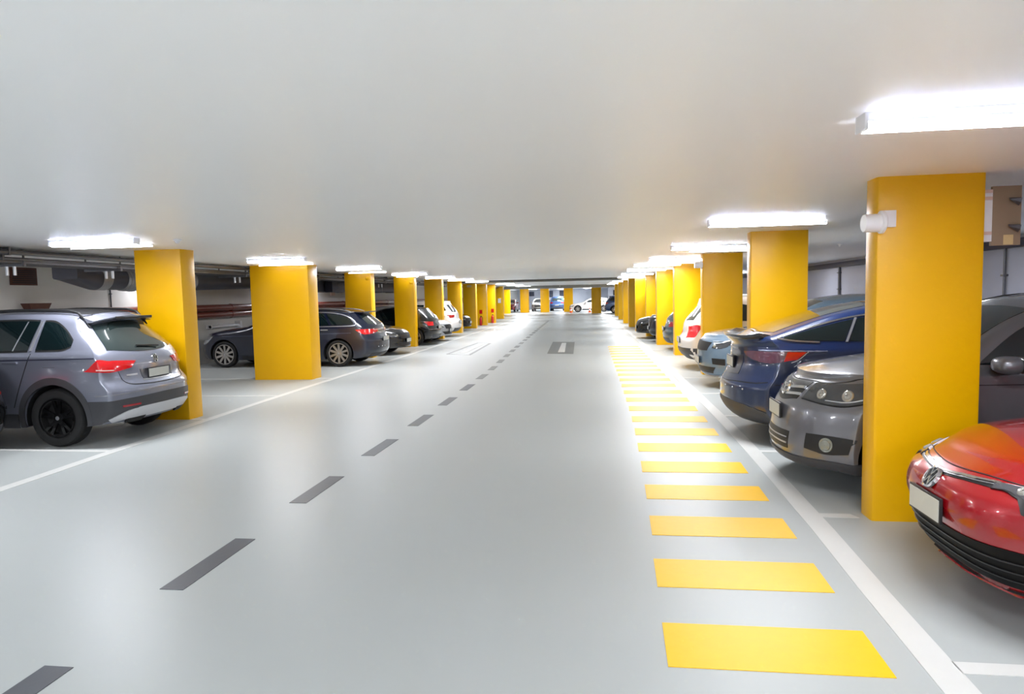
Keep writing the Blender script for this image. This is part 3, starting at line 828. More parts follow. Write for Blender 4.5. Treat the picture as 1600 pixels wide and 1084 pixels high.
# ------------------------------------------------------------------ right wall
tag(box('cable_trunking', XR - 0.075, XR - 0.001, Y0 + 0.1, 60, 2.35, 2.49, NAVY, bev=0.006), 'dark blue trunking running along the top of the right wall', 'trunking')
t = thing('wall_pipe', 'short grey downpipe on the right wall above the dark blue car', 'pipe', (XR - 0.04, 19.5, 0))
tube('pipe', [(0, 0, 1.2), (0, 0, 2.36)], 0.035, GALV, t)
for z in (1.75, 2.2): box('clamp', -0.05, 0.04, -0.05, 0.05, z - 0.015, z + 0.015, GALV, t)
t = thing('wall_pipe', 'thin downpipe on the right wall beside the nearest right pillar', 'pipe', (XR - 0.04, 11.9, 0))
tube('pipe', [(0, 0, 1.2), (0, 0, 2.36)], 0.02, GALV, t)
box('clamp', -0.04, 0.04, -0.04, 0.04, 1.9, 1.93, GALV, t)

# ------------------------------------------------------------------ left wall services
t = thing('cable_tray', 'dark steel cable tray hung under the ceiling along the left bays', 'cable tray', (-8.3, 20, 0), 0)
box('tray_base', -0.28, 0.28, -22, 32, 2.36, 2.375, DARKSTEEL, t)
for s in (-1, 1): box('tray_side', s * 0.28 - 0.01, s * 0.28 + 0.01, -22, 32, 2.36, 2.44, GALV, t)
for i, (x, r, m) in enumerate(((-0.18, 0.02, GALV), (-0.08, 0.028, DARKSTEEL), (0.02, 0.02, GALV), (0.13, 0.03, DARKSTEEL), (0.22, 0.018, GALV))):
    tube('cable', [(x, -22, 2.375 + r), (x, 32, 2.375 + r)], r, m, t, 10)
for n_, (x, z, r, l) in enumerate(((-7.85, 2.49, 0.035, 'steel conduit nearest the aisle, under the left ceiling'), (-8.80, 2.46, 0.045, 'grey pipe between the cable tray and the left duct'), (-7.93, 2.41, 0.015, 'thin conduit just below the one nearest the aisle'))):
    t = thing('conduit', l, 'pipe', (x, 20, z), 0, 'pipes under the left ceiling')
    tube('pipe', [(0, -22, 0), (0, 32, 0)], r, GALV, t, 14)
    for yy in range(-20, 32, 4): box('pipe_clip', -r - 0.008, r + 0.008, yy, yy + 0.03, -r - 0.008, H - z - 0.002, GALV, t)
hy = [8.4, 10.3, 12.3, 14.3, 16.3, 18.3, 21.3, 24.3]
hn = ['above the roof of the grey car', 'left of the nearest left lamp', 'above the flexible duct', 'between the two nearest left pillars', 'just left of the broad pillar', 'right of the broad pillar', 'fourth gap of the left pillars', 'farthest visible on the left']
for y, n_ in zip(hy, hn):
    t = thing('tray_hanger', 'steel hanger under the cable tray, ' + n_, 'bracket', (-8.3, y, H), 0, 'tray hangers')
    box('cross_bar', -0.34, 0.34, -0.02, 0.02, -0.235, -0.20, GALV, t)
    for x in (-0.32, 0.32): box('drop_rod', x - 0.01, x + 0.01, -0.01, 0.01, -0.24, 0, GALV, t)
    for x in (0.05, 0.17): tube('stub', [(x, 0, -0.235), (x, 0, -0.36)], 0.022, SATIN, t)

t = thing('ventilation_duct', 'grey ventilation duct with taper and silver flexible sleeve on the left wall', 'duct', (-9.85, 11.2, 2.29))
def ringloft(name, secs, m, parent, seg=32, cap=True):
    bm = bmesh.new(); rings = []
    for y, cx, cz, rx, rz, p in secs:
        ring = []
        for k in range(seg):
            a = 2 * PI * k / seg; c, s = math.cos(a), math.sin(a)
            ring.append(bm.verts.new((cx + rx * math.copysign(abs(c) ** (2 / p), c), y, cz + rz * math.copysign(abs(s) ** (2 / p), s))))
        rings.append(ring)
    for a, b in zip(rings, rings[1:]):
        for k in range(seg): bm.faces.new((a[k], a[(k + 1) % seg], b[(k + 1) % seg], b[k]))
    if cap: bm.faces.new(rings[0]); bm.faces.new(rings[-1])
    bmesh.ops.recalc_face_normals(bm, faces=bm.faces[:])
    return bm_obj(name, bm, m, parent, smooth=True)
ringloft('taper', [(0.1, -0.05, 0.10, 0.26, 0.14, 9), (0.2, -0.05, 0.09, 0.26, 0.15, 8), (0.7, 0, 0.0, 0.235, 0.235, 2.4), (0.8, 0, 0, 0.23, 0.23, 2)], DUCTD, t)
ringloft('collar', [(0.75, 0, 0, 0.24, 0.24, 2), (1.0, 0, 0, 0.243, 0.243, 2)], DUCTF, t)
ringloft('sleeve', [(1.0, 0, 0, 0.232, 0.232, 2), (1.45, 0, 0.0, 0.232, 0.232, 2)], DUCTD, t)
secs = []
for k in range(60):
    y = 1.45 + k * 0.04; r = 0.245 + (0.012 if k % 2 else -0.004) + 0.006 * math.sin(k * 0.9)
    secs.append((y, 0.01 * math.sin(k * 0.4), 0.01 * math.cos(k * 0.5), r, r, 2))
ringloft('flexible_sleeve', secs, DUCTF, t)
ringloft('sleeve', [(3.8, 0, 0, 0.23, 0.23, 2), (7.0, 0, 0.04, 0.21, 0.19, 2.2)], DUCTD, t)
t = thing('ventilation_duct', 'long dark square duct on the left wall beyond the broad pillar', 'duct', (-9.9, 18.4, 2.25))
ringloft('trunk', [(0.0, 0, 0.0, 0.25, 0.20, 10), (14.0, 0, 0.0, 0.25, 0.20, 10)], DUCTD, t)
for k in range(7):
    ringloft('flange', [(0.4 + 2 * k, 0, 0, 0.265, 0.215, 10), (0.45 + 2 * k, 0, 0, 0.265, 0.215, 10)], GALV, t)
    box('duct_strap', -0.27, -0.25, 0.41 + 2 * k, 0.44 + 2 * k, -0.2, H - 2.252, GALV, t)
t = thing('duct_box', 'dark equipment box under the ceiling right of the broad left pillar', 'duct', (-9.45, 22.5, 2.15))
box('casing', -0.16, 0.12, 0, 2.0, -0.12, H - 2.155, mat('casing_navy', (44, 48, 66), 0.5, noise=0.1), t, 0.01)
box('hatch', 0.12, 0.132, 0.5, 1.4, 0.0, 0.28, DUCTD, t, 0.003)
tag(box('junction_box', XL, XL + 0.06, 27.1, 27.5, 1.95, 2.18, PINK, bev=0.006), 'small pale pink box on the left wall right of the broad pillar', 'box')
t = thing('red_pipe', 'dark red pipe high on the left wall beyond the nearest left pillar', 'pipe', (-10.75, 22.0, 2.33))
tube('pipe', [(0, -6.5, 0), (0, 10, 0)], 0.07, PIPER, t, 16)
for yy in (-5, -1, 3, 7): box('pipe_clip', -0.09, 0.09, yy, yy + 0.04, -0.085, H - 2.33, GALV, t)

for (z, r, l) in ((1.60, 0.10, 'upper red-brown pipe along the left wall'), (1.40, 0.095, 'lower red-brown pipe along the left wall')):
    t = thing('wall_pipe', l, 'pipe', (XL + 0.2, 25, z), 0, 'red-brown wall pipes')
    tube('pipe', [(0, -13.2 if z > 1.5 else -15, 0), (0, 30, 0)], r, PIPER, t, 20)
    for yy in range(-12, 30, 3):
        bm = bmesh.new(); rr = lathe(bm, [(r, -0.03), (r + 0.012, -0.03), (r + 0.012, 0.03), (r, 0.03)], (0, yy, 0), 'Y', 20)
        bm_obj('pipe_clamp', bm, PIPER, t, smooth=True)
        box('wall_bracket', -0.2, -r + 0.01, yy - 0.03, yy + 0.03, -0.02, 0.02, DARKSTEEL, t)
t = thing('wall_vent', 'square brown ventilation grille at the far left of the wall', 'vent', (XL, 11.9, 2.36))
box('vent_frame', 0, 0.03, -0.31, 0.31, -0.18, 0.17, RUST, t, 0.004)
for k in range(7): box('louvre', 0.02, 0.04, -0.27, 0.27, -0.14 + k * 0.04, -0.125 + k * 0.04, DARKSTEEL, t)
t = thing('wooden_tray', 'small rusty brown tray standing on the upper wall pipe behind the grey car', 'tray', (XL + 0.2, 11.95, 1.70))
bm = bmesh.new()
o_ = [(-0.1, -0.26), (0.1, -0.26), (0.1, 0.28), (-0.1, 0.28)]
a = [bm.verts.new((x * 0.8, y * 0.8, 0)) for x, y in o_]; b = [bm.verts.new((x, y, 0.12)) for x, y in o_]; c = [bm.verts.new((x * 0.86, y * 0.93, 0.12)) for x, y in o_]; d = [bm.verts.new((x * 0.7, y * 0.75, 0.03)) for x, y in o_]
bm.faces.new(a)
for P, Q in ((a, b), (b, c), (c, d)):
    for i in range(4): bm.faces.new((P[i], P[(i + 1) % 4], Q[(i + 1) % 4], Q[i]))
bm.faces.new(d); bmesh.ops.recalc_face_normals(bm, faces=bm.faces[:])
bm_obj('tray', bm, RUST, t)
box('support_post', -0.02, 0.02, -0.02, 0.02, -0.02, 0.03, DARKSTEEL, t)
box('wall_arm', -0.2, -0.06, -0.02, 0.02, 0.05, 0.07, DARKSTEEL, t)
t = thing('conduit', 'thin dark vertical conduit on the left wall between the duct and the red pipes', 'pipe', (XL + 0.02, 14.24, 0))
tube('pipe', [(0, 0, 1.66), (0, 0, 2.3)], 0.014, DARKSTEEL, t)
box('wall_clip', -0.02, 0.02, -0.03, 0.03, 2.0, 2.02, DARKSTEEL, t)
t = thing('wall_rail', 'white round rail with an end plate on the wall above the navy bonnet', 'rail', (XL + 0.12, 18.0, 1.05))
tube('rail', [(0, 0, 0), (0, 1.6, 0.0)], 0.045, WHT, t)
box('end_plate', -0.12, 0.06, 1.55, 1.66, -0.09, 0.12, WHT, t, 0.004)
box('end_plate', -0.12, 0.05, 0.0, 0.04, -0.05, 0.05, WHT, t, 0.004)

# fire extinguishers at two left pillars
for x, y, l in ((-7.30, 40.48, 'red fire extinguisher at the nearer of the two far left pillars'), (-7.10, 43.78, 'red fire extinguisher at the farther of the two far left pillars')):
    t = thing('fire_extinguisher', l, 'fire extinguisher', (x, y, 0.0), 0, 'fire extinguishers')
    bm = bmesh.new(); rr = lathe(bm, [(0.075, 0), (0.08, 0.02), (0.08, 0.42), (0.06, 0.47), (0.03, 0.5), (0.03, 0.53)], (0, 0, 0), 'Z', 20); bm.faces.new(rr[0]); bm.faces.new(rr[-1]); bmesh.ops.recalc_face_normals(bm, faces=bm.faces[:])
    bm_obj('cylinder', bm, EXTR, t, smooth=True)
    box('valve', -0.03, 0.07, -0.015, 0.015, 0.53, 0.58, BLACKP, t, 0.004)
    tube('hose', [(0.04, 0, 0.55), (0.11, 0, 0.5), (0.12, 0, 0.25), (0.1, 0, 0.12)], 0.012, BLACKP, t, 8)
    box('sign_plate', -0.09, 0.09, 0.09, 0.11, 0.72, 0.95, EXTR, t)
tag(box('notice', -7.93, -7.7, 51.77, 51.795, 1.25, 1.6, WHT), 'small white notice on the darker far left pillar', 'notice')
tag(box('notice', -7.35, -7.1, 36.66, 36.695, 2.3, 2.42, TAN), 'small pale plate near the top of the pillar beside the black hatchback nose', 'notice')

# ------------------------------------------------------------------ the cars
P_GREY = car_paint('paint_warm_grey', (126, 129, 144), 0.4, 0.3)
P_GREY2 = car_paint('paint_dark_grey', (116, 116, 122), 0.5, 0.3)
P_RED = car_paint('paint_red', (150, 5, 18), 0.2, 0.25)
P_NAVY = car_paint('paint_navy', (5, 28, 68), 0.0, 0.3)
P_BLKBLUE = car_paint('paint_black_blue', (6, 14, 38), 0.0, 0.3)
P_BLACK = car_paint('paint_black', (4, 5, 7), 0.0, 0.25)
P_BLGREY = car_paint('paint_blue_grey', (98, 118, 136), 0.2, 0.35)
P_WHITE = car_paint('paint_white', (222, 218, 216), 0.05, 0.35)
P_TEAL = car_paint('paint_grey_teal', (66, 82, 92), 0.3, 0.3)
P_BLUE = car_paint('paint_mid_blue', (62, 88, 134), 0.3, 0.3)
P_SILV = car_paint('paint_silver', (176, 178, 180), 0.5, 0.3)
P_DREDC = car_paint('paint_deep_red', (140, 24, 26), 0.3, 0.3)

B_TOP = [(0, 0.98), (0.2, 1.03), (0.6, 1.10), (1.05, 1.17), (1.25, 1.25), (1.8, 1.57), (2.1, 1.665), (2.7, 1.715), (3.3, 1.705), (3.85, 1.655), (4.4, 1.59)]
B_R = [(0.2, 0.24), (0.32, 0.09), (0.48, 0.0), (0.68, 0.0), (0.76, 0.05), (0.82, 0.10), (1.0, 0.12), (1.13, 0.17), (1.5, 0.50), (1.62, 0.56)]
def hero_suv():
    L, W = 4.46, 1.84
    c = Car('grey car with dark roof and black wheels parked nose-in beside the nearest left pillar', 'car', (-5.77 - L / 2, 8.14, 0), 0, P_GREY, L, W, B_TOP, SUV_F, B_R, (0.86, 3.54), 1.16, wr=0.365, wscale=0.90, bottom=0.25, nx=110, nz=44, ny=34, arch=0.06, tumble=0.40)
    hw = W / 2; top = c.top
    # roof panel, spoiler, rails
    c.skin('roof_panel', [(1.9, -0.5, 0), (1.9, 0.5, 0)], [(3.8, -0.5, 0), (3.8, 0.5, 0)], BLACKP, 'top', n=16, k=16)
    for s in (1, -1):
        pts = []
        for x in (1.7, 2.0, 2.7, 3.3, 3.7, 3.86):
            p, n = c.hit(Vector((x - L / 2, s * 0.585, 3)), 'top'); pts.append(p + Vector((0, 0, 0.04 if 1.9 < x < 3.75 else 0.0)))
        tube('roof_rail', resample(pts, 20), 0.017, BLACKP, c.root, 10)
    bm = bmesh.new()
    zz = pw(top, 3.88)
    n = 17; rows = []
    for k in range(n):
        t = -1 + 2 * k / (n - 1); y = t * 0.60; sx = -0.05 * t * t
        a = (3.84 - L / 2 + sx, y, zz - 0.055 * t * t + 0.006); b = (4.05 - L / 2 + sx * 2.4, y, zz - 0.06 * t * t - 0.040); d = (4.04 - L / 2 + sx * 2.4, y, zz - 0.058 - 0.06 * t * t); e = (3.84 - L / 2 + sx, y, zz - 0.075 - 0.05 * t * t)
        rows.append([bm.verts.new(q) for q in (a, b, d, e)])
    for r0, r1 in zip(rows, rows[1:]):
        for i in range(4): bm.faces.new((r0[i], r0[(i + 1) % 4], r1[(i + 1) % 4], r1[i]))
    bm.faces.new(rows[0]); bm.faces.new(rows[-1]); bmesh.ops.recalc_face_normals(bm, faces=bm.faces[:])
    sp = bm_obj('roof_spoiler', bm, P_GREY, c.root, smooth=True, angle=30)
    box('spoiler_lip', 3.97 - L / 2, 4.035 - L / 2, -0.30, 0.46, zz - 0.085, zz - 0.05, BLACKP, sp, 0.008)
    # glass
    c.skin('windscreen', [(1.20, -0.66, 0), (1.1, 0, 0), (1.20, 0.66, 0)], [(1.95, -0.55, 0), (1.88, 0, 0), (1.95, 0.55, 0)], GLASS, 'top', n=20, k=8)
    zb = 1.20
    for nm, A, B in (('side_window', [(1.62, 1.30), (1.95, 1.50), (2.42, 1.565)], [(1.56, zb), (2.1, zb), (2.44, zb)]),
                     ('side_window', [(2.50, 1.565), (3.0, 1.57), (3.27, 1.56)], [(2.50, zb), (2.9, zb + 0.005), (3.19, zb + 0.01)]),
                     ('quarter_window', [(3.34, 1.555), (3.50, 1.54), (3.66, 1.44), (3.78, 1.31)], [(3.30, zb + 0.012), (3.48, zb + 0.014), (3.66, zb + 0.02), (3.77, zb + 0.06)])):
        c.skin('window_surround', X3([(p[0], p[1] + 0.022) for p in A], hw), X3([(p[0], p[1] - 0.022) for p in B], hw), GAP, 'side', n=16, k=5, off=0.003, sides=(1, -1))
        c.skin(nm, X3(A, hw), X3(B, hw), GLASS, 'side', n=16, k=5, off=0.006, sides=(1, -1))
    c.line('window_bar', X3([(3.19, 1.47), (3.14, 1.10)], hw), 0.0, SATIN, 'side') if False else None
    c.skin('window_divider', X3([(3.285, 1.56), (3.315, 1.56)], hw), X3([(3.22, 1.205), (3.25, 1.205)], hw), SATIN, 'side', n=3, off=0.009, sides=(1, -1))
    c.skin('window_divider', X3([(3.10, 1.56), (3.115, 1.56)], hw), X3([(2.98, 1.205), (2.995, 1.205)], hw), SATIN, 'side', n=3, off=0.009, sides=(1, -1))
    c.skin('rear_window', YZ([(-0.55, 1.50), (-0.3, 1.535), (0, 1.545), (0.3, 1.535), (0.55, 1.50)]), YZ([(-0.68, 1.19), (-0.3, 1.155), (0, 1.145), (0.3, 1.155), (0.68, 1.19)]), GLASSR, 'rear', n=26, k=10, off=0.006)
    # wiper
    p, n = c.hit(Vector((0, 0.18, 1.18)), 'rear'); q, n2 = c.hit(Vector((0, -0.24, 1.21)), 'rear')
    tube('rear_wiper', [p + n * 0.03, q + n2 * 0.02], 0.011, BLACKP, c.root, 8)
    # tail lamps
    for sides in ((1, -1),):
        c.skin('tail_lamp', [(4.02, 0.93, 0.97), (4.16, 0.89, 1.10), (4.34, 0.76, 1.105), (4.43, 0.40, 1.075)], [(3.96, 0.93, 0.945), (4.14, 0.89, 0.93), (4.34, 0.76, 0.93), (4.43, 0.50, 0.97)], REDL, 'near', n=24, k=6, off=0.012, sides=sides)
        c.skin('lamp_strip', [(4.12, 0.90, 0.965), (4.24, 0.84, 0.96), (4.34, 0.76, 0.96)], [(4.12, 0.90, 0.95), (4.24, 0.84, 0.945), (4.34, 0.76, 0.945)], PINK, 'near', n=20, k=1, off=0.015, sides=sides)
    # tailgate crease, hatch lines
    c.line('tailgate_gap', YZ([(-0.66, 0.93), (-0.64, 0.86), (-0.58, 0.76), (-0.3, 0.735), (0, 0.73), (0.3, 0.735), (0.58, 0.76), (0.64, 0.86), (0.66, 0.93)]), 0.008, GAP, 'rear', n=50)
    c.line('plate_recess', YZ([(-0.36, 0.93), (-0.33, 0.80), (-0.30, 0.785), (0, 0.78), (0.30, 0.785), (0.33, 0.80), (0.36, 0.93)]), 0.014, SATIN, 'rear', n=40)
    c.skin('recess_panel', YZ([(-0.34, 0.92), (0.34, 0.92)]), YZ([(-0.31, 0.795), (0.31, 0.795)]), mat('recess_grey', (74, 74, 80), 0.35, coat=0.5), 'rear', n=16, k=3)
    c.plate('rear', 0.86, 0.44, 0.105)
    c.badge('rear', 1.035, 0.058)
    for y0_, z0_, ww in ((-0.56, 0.865, 0.17), (-0.52, 0.80, 0.0)):
        if ww: c.line('model_lettering', YZ([(y0_, z0_), (y0_ + ww, z0_)]), 0.022, SATIN, 'rear', n=8)
    # bumper cladding, reflectors and silver skid plate
    c.skin('bumper_cladding', [(3.95, 0.93, 0.57), (4.25, 0.88, 0.57), (4.44, 0.55, 0.59), (4.46, 0, 0.60), (4.44, -0.55, 0.59), (4.25, -0.88, 0.57), (3.95, -0.93, 0.57)],
           [(3.98, 0.92, 0.25), (4.2, 0.87, 0.27), (4.42, 0.55, 0.30), (4.46, 0, 0.30), (4.42, -0.55, 0.30), (4.2, -0.87, 0.27), (3.98, -0.92, 0.25)], DKPLAST, 'near', n=60, k=8, off=0.010)
    c.skin('skid_plate', [(4.22, 0.84, 0.33), (4.38, 0.6, 0.45), (4.46, 0, 0.465), (4.38, -0.6, 0.45), (4.22, -0.84, 0.33)],
           [(4.25, 0.80, 0.25), (4.38, 0.60, 0.27), (4.42, 0, 0.30), (4.38, -0.60, 0.27), (4.25, -0.80, 0.25)], SILVERP, 'near', n=44, k=6, off=0.022)
    c.skin('exhaust_outlet', YZ([(-0.62, 0.335), (-0.35, 0.345)]), YZ([(-0.6, 0.28), (-0.37, 0.285)]), GAP, 'rear', n=10, k=3, off=0.026)
    c.skin('exhaust_outlet', YZ([(0.35, 0.345), (0.62, 0.335)]), YZ([(0.37, 0.285), (0.6, 0.28)]), GAP, 'rear', n=10, k=3, off=0.026)
    c.skin('rear_reflector', [(4.36, 0.74, 0.505), (4.45, 0.5, 0.51)], [(4.36, 0.74, 0.48), (4.45, 0.5, 0.485)], REDD, 'near', n=12, k=2, off=0.016, sides=(1, -1))
    c.line('bumper_crease', [(4.1, 0.91, 0.64), (4.33, 0.78, 0.645), (4.45, 0.45, 0.66), (4.46, 0, 0.67), (4.45, -0.45, 0.66), (4.33, -0.78, 0.645), (4.1, -0.91, 0.64)], 0.012, mat('crease_light', (150, 150, 158), 0.25, 0.4, coat=1), n=60, off=0.006)
    # arch trims and sills
    for xw in c.wheels:
        pts_o, pts_i = [], []
        for k in range(25):
            a = -0.28 + (PI + 0.56) * k / 24
            pts_o.append((xw + math.cos(a) * 0.49, hw, c.wr + math.sin(a) * 0.51)); pts_i.append((xw + math.cos(a) * 0.422, hw, c.wr + math.sin(a) * 0.422))
        c.skin('wheel_arch_trim', pts_o, pts_i, DKPLAST, 'side', n=48, k=2, off=0.012, sides=(1, -1))
    c.skin('sill_cladding', X3([(1.3, 0.42), (3.04, 0.42)], hw), X3([(1.3, 0.24), (3.04, 0.24)], hw), DKPLAST, 'side', n=20, k=3, off=0.012, sides=(1, -1))
    c.line('shoulder_line', X3([(0.9, 1.04), (2.2, 1.08), (3.4, 1.095), (4.08, 1.10)], hw), 0.016, mat('crease_dark', (44, 46, 66), 0.3, coat=0.6), 'side', n=50, off=0.004, sides=(1, -1))
    c.skin('door_gap', X3([(3.24, 1.17), (3.25, 1.17)], hw), X3([(2.99, 0.50), (3.0, 0.50)], hw), GAP, 'side', n=2, k=12, off=0.004, sides=(1, -1))
    c.skin('door_gap', X3([(2.45, 1.08), (2.457, 1.08)], hw), X3([(2.42, 0.42), (2.427, 0.42)], hw), GAP, 'side', n=2, k=12, off=0.004, sides=(1, -1))
    c.skin('fuel_flap', X3([(3.42, 1.0), (3.58, 1.0)], hw), X3([(3.42, 0.998), (3.58, 0.998)], hw), GAP, 'side', n=6, k=1, off=0.003, sides=(-1,))
    c.handle(2.98, 1.06); c.handle(2.1, 1.055); c.mirror(1.72, 1.2)
    fz = 0.98
    c.skin('headlamp', [(0.04, 0.70, 0.90), (0.25, 0.86, 0.92), (0.6, 0.93, 0.93)], [(0.04, 0.66, 0.78), (0.22, 0.86, 0.78), (0.45, 0.93, 0.82)], HEADL, sides=(1, -1))
    c.skin('grille', YZ([(-0.6, 0.9), (0.6, 0.9)]), YZ([(-0.56, 0.76), (0.56, 0.76)]), BLACKP, 'front')
    c.wheel_set(RIMB, 5, 'twin', rr=0.245, seg=56)
    return c

RED_TOP = [(0, 0.755), (0.12, 0.79), (0.3, 0.86), (0.6, 0.94), (1.1, 1.02), (1.35, 1.09), (1.95, 1.38), (2.3, 1.46), (2.8, 1.48), (3.4, 1.45), (4.0, 1.37), (4.3, 1.32)]
def hero_red():
    L, W = 4.28, 1.79
    c = Car('bright red car, nose out with a black grille, at the right edge of the picture', 'car', (1.81 + L / 2, 3.93, 0), 0, P_RED, L, W, RED_TOP,
            [(0.15, 0.20), (0.2, 0.17), (0.3, 0.09), (0.46, 0.03), (0.58, 0.0), (0.68, 0.02), (0.74, 0.08), (0.8, 0.18)], HAT_R, (0.86, 3.48), 0.97, wr=0.335, wscale=0.90, nx=110, nz=44, ny=40, pf=0.48, fpow=3.2, crown=0.085, bottom=0.19, nose_taper=0.02)
    hw = W / 2
    # bonnet shut line + front strip
    c.line('bonnet_gap', [(0.6, 0.84, 0.86), (0.34, 0.66, 0.80), (0.2, 0.42, 0.775), (0.12, 0, 0.765), (0.2, -0.42, 0.775), (0.34, -0.66, 0.80), (0.6, -0.84, 0.86)], 0.012, GAP, n=60, off=0.003)
    c.line('upper_grille', [(0.2, 0.42, 0.70), (0.14, 0.25, 0.695), (0.1, 0, 0.69), (0.14, -0.25, 0.695), (0.2, -0.42, 0.70)], 0.060, BLACKP, n=40, off=0.004)
    c.line('chrome_strip', [(0.17, 0.34, 0.712), (0.14, 0.25, 0.705), (0.1, 0, 0.70), (0.14, -0.25, 0.705), (0.2, -0.40, 0.712)], 0.022, CHROME, n=40, off=0.012)
    c.line('chrome_strip', [(0.17, 0.34, 0.688), (0.14, 0.25, 0.684), (0.1, 0, 0.68), (0.14, -0.25, 0.684), (0.2, -0.40, 0.688)], 0.006, SATIN, n=40, off=0.012)
    hl = c.skin('headlamp', [(0.18, 0.38, 0.722), (0.30, 0.58, 0.745), (0.5, 0.76, 0.77), (0.8, 0.88, 0.81)], [(0.18, 0.39, 0.675), (0.26, 0.58, 0.640), (0.42, 0.76, 0.645), (0.62, 0.86, 0.71)], mat('headlamp_clear', (84, 86, 92), 0.08, 0.4, coat=1.0, noise=0.5, nscale=9), 'near', n=34, k=8, off=0.012, sides=(1, -1))
    for h in hl:
        sg = 1 if h.data.vertices[0].co.y > 0 else -1
        for yy, r in ((0.52, 0.030), (0.66, 0.040)):
            p, n = c.hit(Vector((0.24 - L / 2 + (yy - 0.52) * 0.9, sg * yy, 0.695)), 'near')
            bm = bmesh.new(); e = n.normalized()
            q = e.to_track_quat('Z', 'Y').to_matrix().to_4x4()
            rr = lathe(bm, [(r, 0.0), (r, 0.012), (r * 0.8, 0.02), (r * 0.5, 0.016), (0.004, 0.022)], (0, 0, 0), 'Z', 22)
            bmesh.ops.transform(bm, matrix=Matrix.Translation(p) @ q, verts=bm.verts)
            bm_obj('headlamp_projector', bm, BULB, h, smooth=True)
    for s in (1, -1):
        c.line('headlamp_edge', [(0.18, s * 0.38, 0.668), (0.26, s * 0.58, 0.634), (0.42, s * 0.76, 0.64), (0.62, s * 0.86, 0.705)], 0.014, BLACKP, n=24, off=0.010)
        c.line('daylight_strip', [(0.2, s * 0.42, 0.728), (0.32, s * 0.60, 0.743), (0.52, s * 0.77, 0.765)], 0.008, WHT, n=24, off=0.010)
    # intake
    c.skin('lower_intake', [(0.42, 0.80, 0.43), (0.2, 0.62, 0.47), (0.06, 0.3, 0.47), (0.03, 0, 0.47), (0.06, -0.3, 0.47), (0.2, -0.62, 0.47), (0.42, -0.80, 0.43)],
           [(0.42, 0.80, 0.27), (0.25, 0.62, 0.255), (0.12, 0.3, 0.25), (0.1, 0, 0.25), (0.12, -0.3, 0.25), (0.25, -0.62, 0.255), (0.42, -0.80, 0.27)], mat('intake_black', (3, 3, 4), 0.55, spec=0.2), n=60, k=8, off=0.005)
    for z in (0.30, 0.355, 0.41):
        c.line('intake_slat', [(0.26, 0.68, z + 0.005), (0.06, 0.3, z), (0.03, 0, z), (0.06, -0.3, z), (0.26, -0.68, z + 0.005)], 0.009, mat('slat_gloss', (22, 22, 24), 0.35), n=50, off=0.012)
    for s in (1, -1):
        c.line('intake_blade', [(0.50, s * 0.84, 0.42), (0.40, s * 0.79, 0.34), (0.34, s * 0.74, 0.24)], 0.020, SATIN, n=20, off=0.012)
        c.line('bumper_crease', [(0.62, s * 0.87, 0.50), (0.46, s * 0.82, 0.525), (0.3, s * 0.68, 0.53)], 0.022, mat('crease_red', (70, 6, 12), 0.3, coat=0.6), n=20, off=0.003)
    c.skin('bumper_lip', [(0.5, 0.84, 0.255), (0.3, 0.62, 0.245), (0.15, 0, 0.24), (0.3, -0.62, 0.245), (0.5, -0.84, 0.255)], [(0.5, 0.84, 0.205), (0.3, 0.62, 0.20), (0.18, 0, 0.195), (0.3, -0.62, 0.20), (0.5, -0.84, 0.205)], P_RED, n=50, k=2, off=0.022)
    c.line('splitter', [(0.5, 0.84, 0.265), (0.3, 0.62, 0.255), (0.15, 0, 0.25), (0.3, -0.62, 0.255), (0.5, -0.84, 0.265)], 0.012, GAP, n=50, off=0.012)
    c.plate('front', 0.545, 0.37, 0.12)
    c.badge('front', 0.690, 0.066)
    for s in (1, -1): c.line('bonnet_crease', [(0.5, s * 0.50, 0.88), (0.9, s * 0.58, 0.94), (1.2, s * 0.62, 0.98)], 0.0, P_RED) if False else None
    c.skin('windscreen', [(1.38, -0.66, 0), (1.26, 0, 0), (1.38, 0.66, 0)], [(2.05, -0.54, 0), (1.98, 0, 0), (2.05, 0.54, 0)], GLASS, 'top', n=20, k=8)
    c.skin('side_window', X3([(1.75, 1.08), (2.15, 1.29), (2.6, 1.33)], hw), X3([(1.7, 1.0), (2.2, 1.0), (2.6, 1.0)], hw), GLASS, 'side', sides=(1, -1))
    c.skin('side_window', X3([(2.68, 1.33), (3.3, 1.30)], hw), X3([(2.68, 1.0), (3.35, 1.02)], hw), GLASS, 'side', sides=(1, -1))
    c.skin('rear_window', YZ([(-0.5, 1.22), (0.5, 1.22)]), YZ([(-0.58, 1.0), (0.58, 1.0)]), GLASSR, 'rear')
    c.skin('tail_lamp', [(3.9, 0.9, 0.92), (4.2, 0.6, 0.92)], [(3.95, 0.9, 0.80), (4.2, 0.6, 0.80)], REDL, sides=(1, -1))
    c.mirror(1.78, 1.0); c.handle(2.5, 0.84); c.handle(3.3, 0.85)
    c.wheel_set(RIMS, 5, 'twin', rr=0.225)
    return c

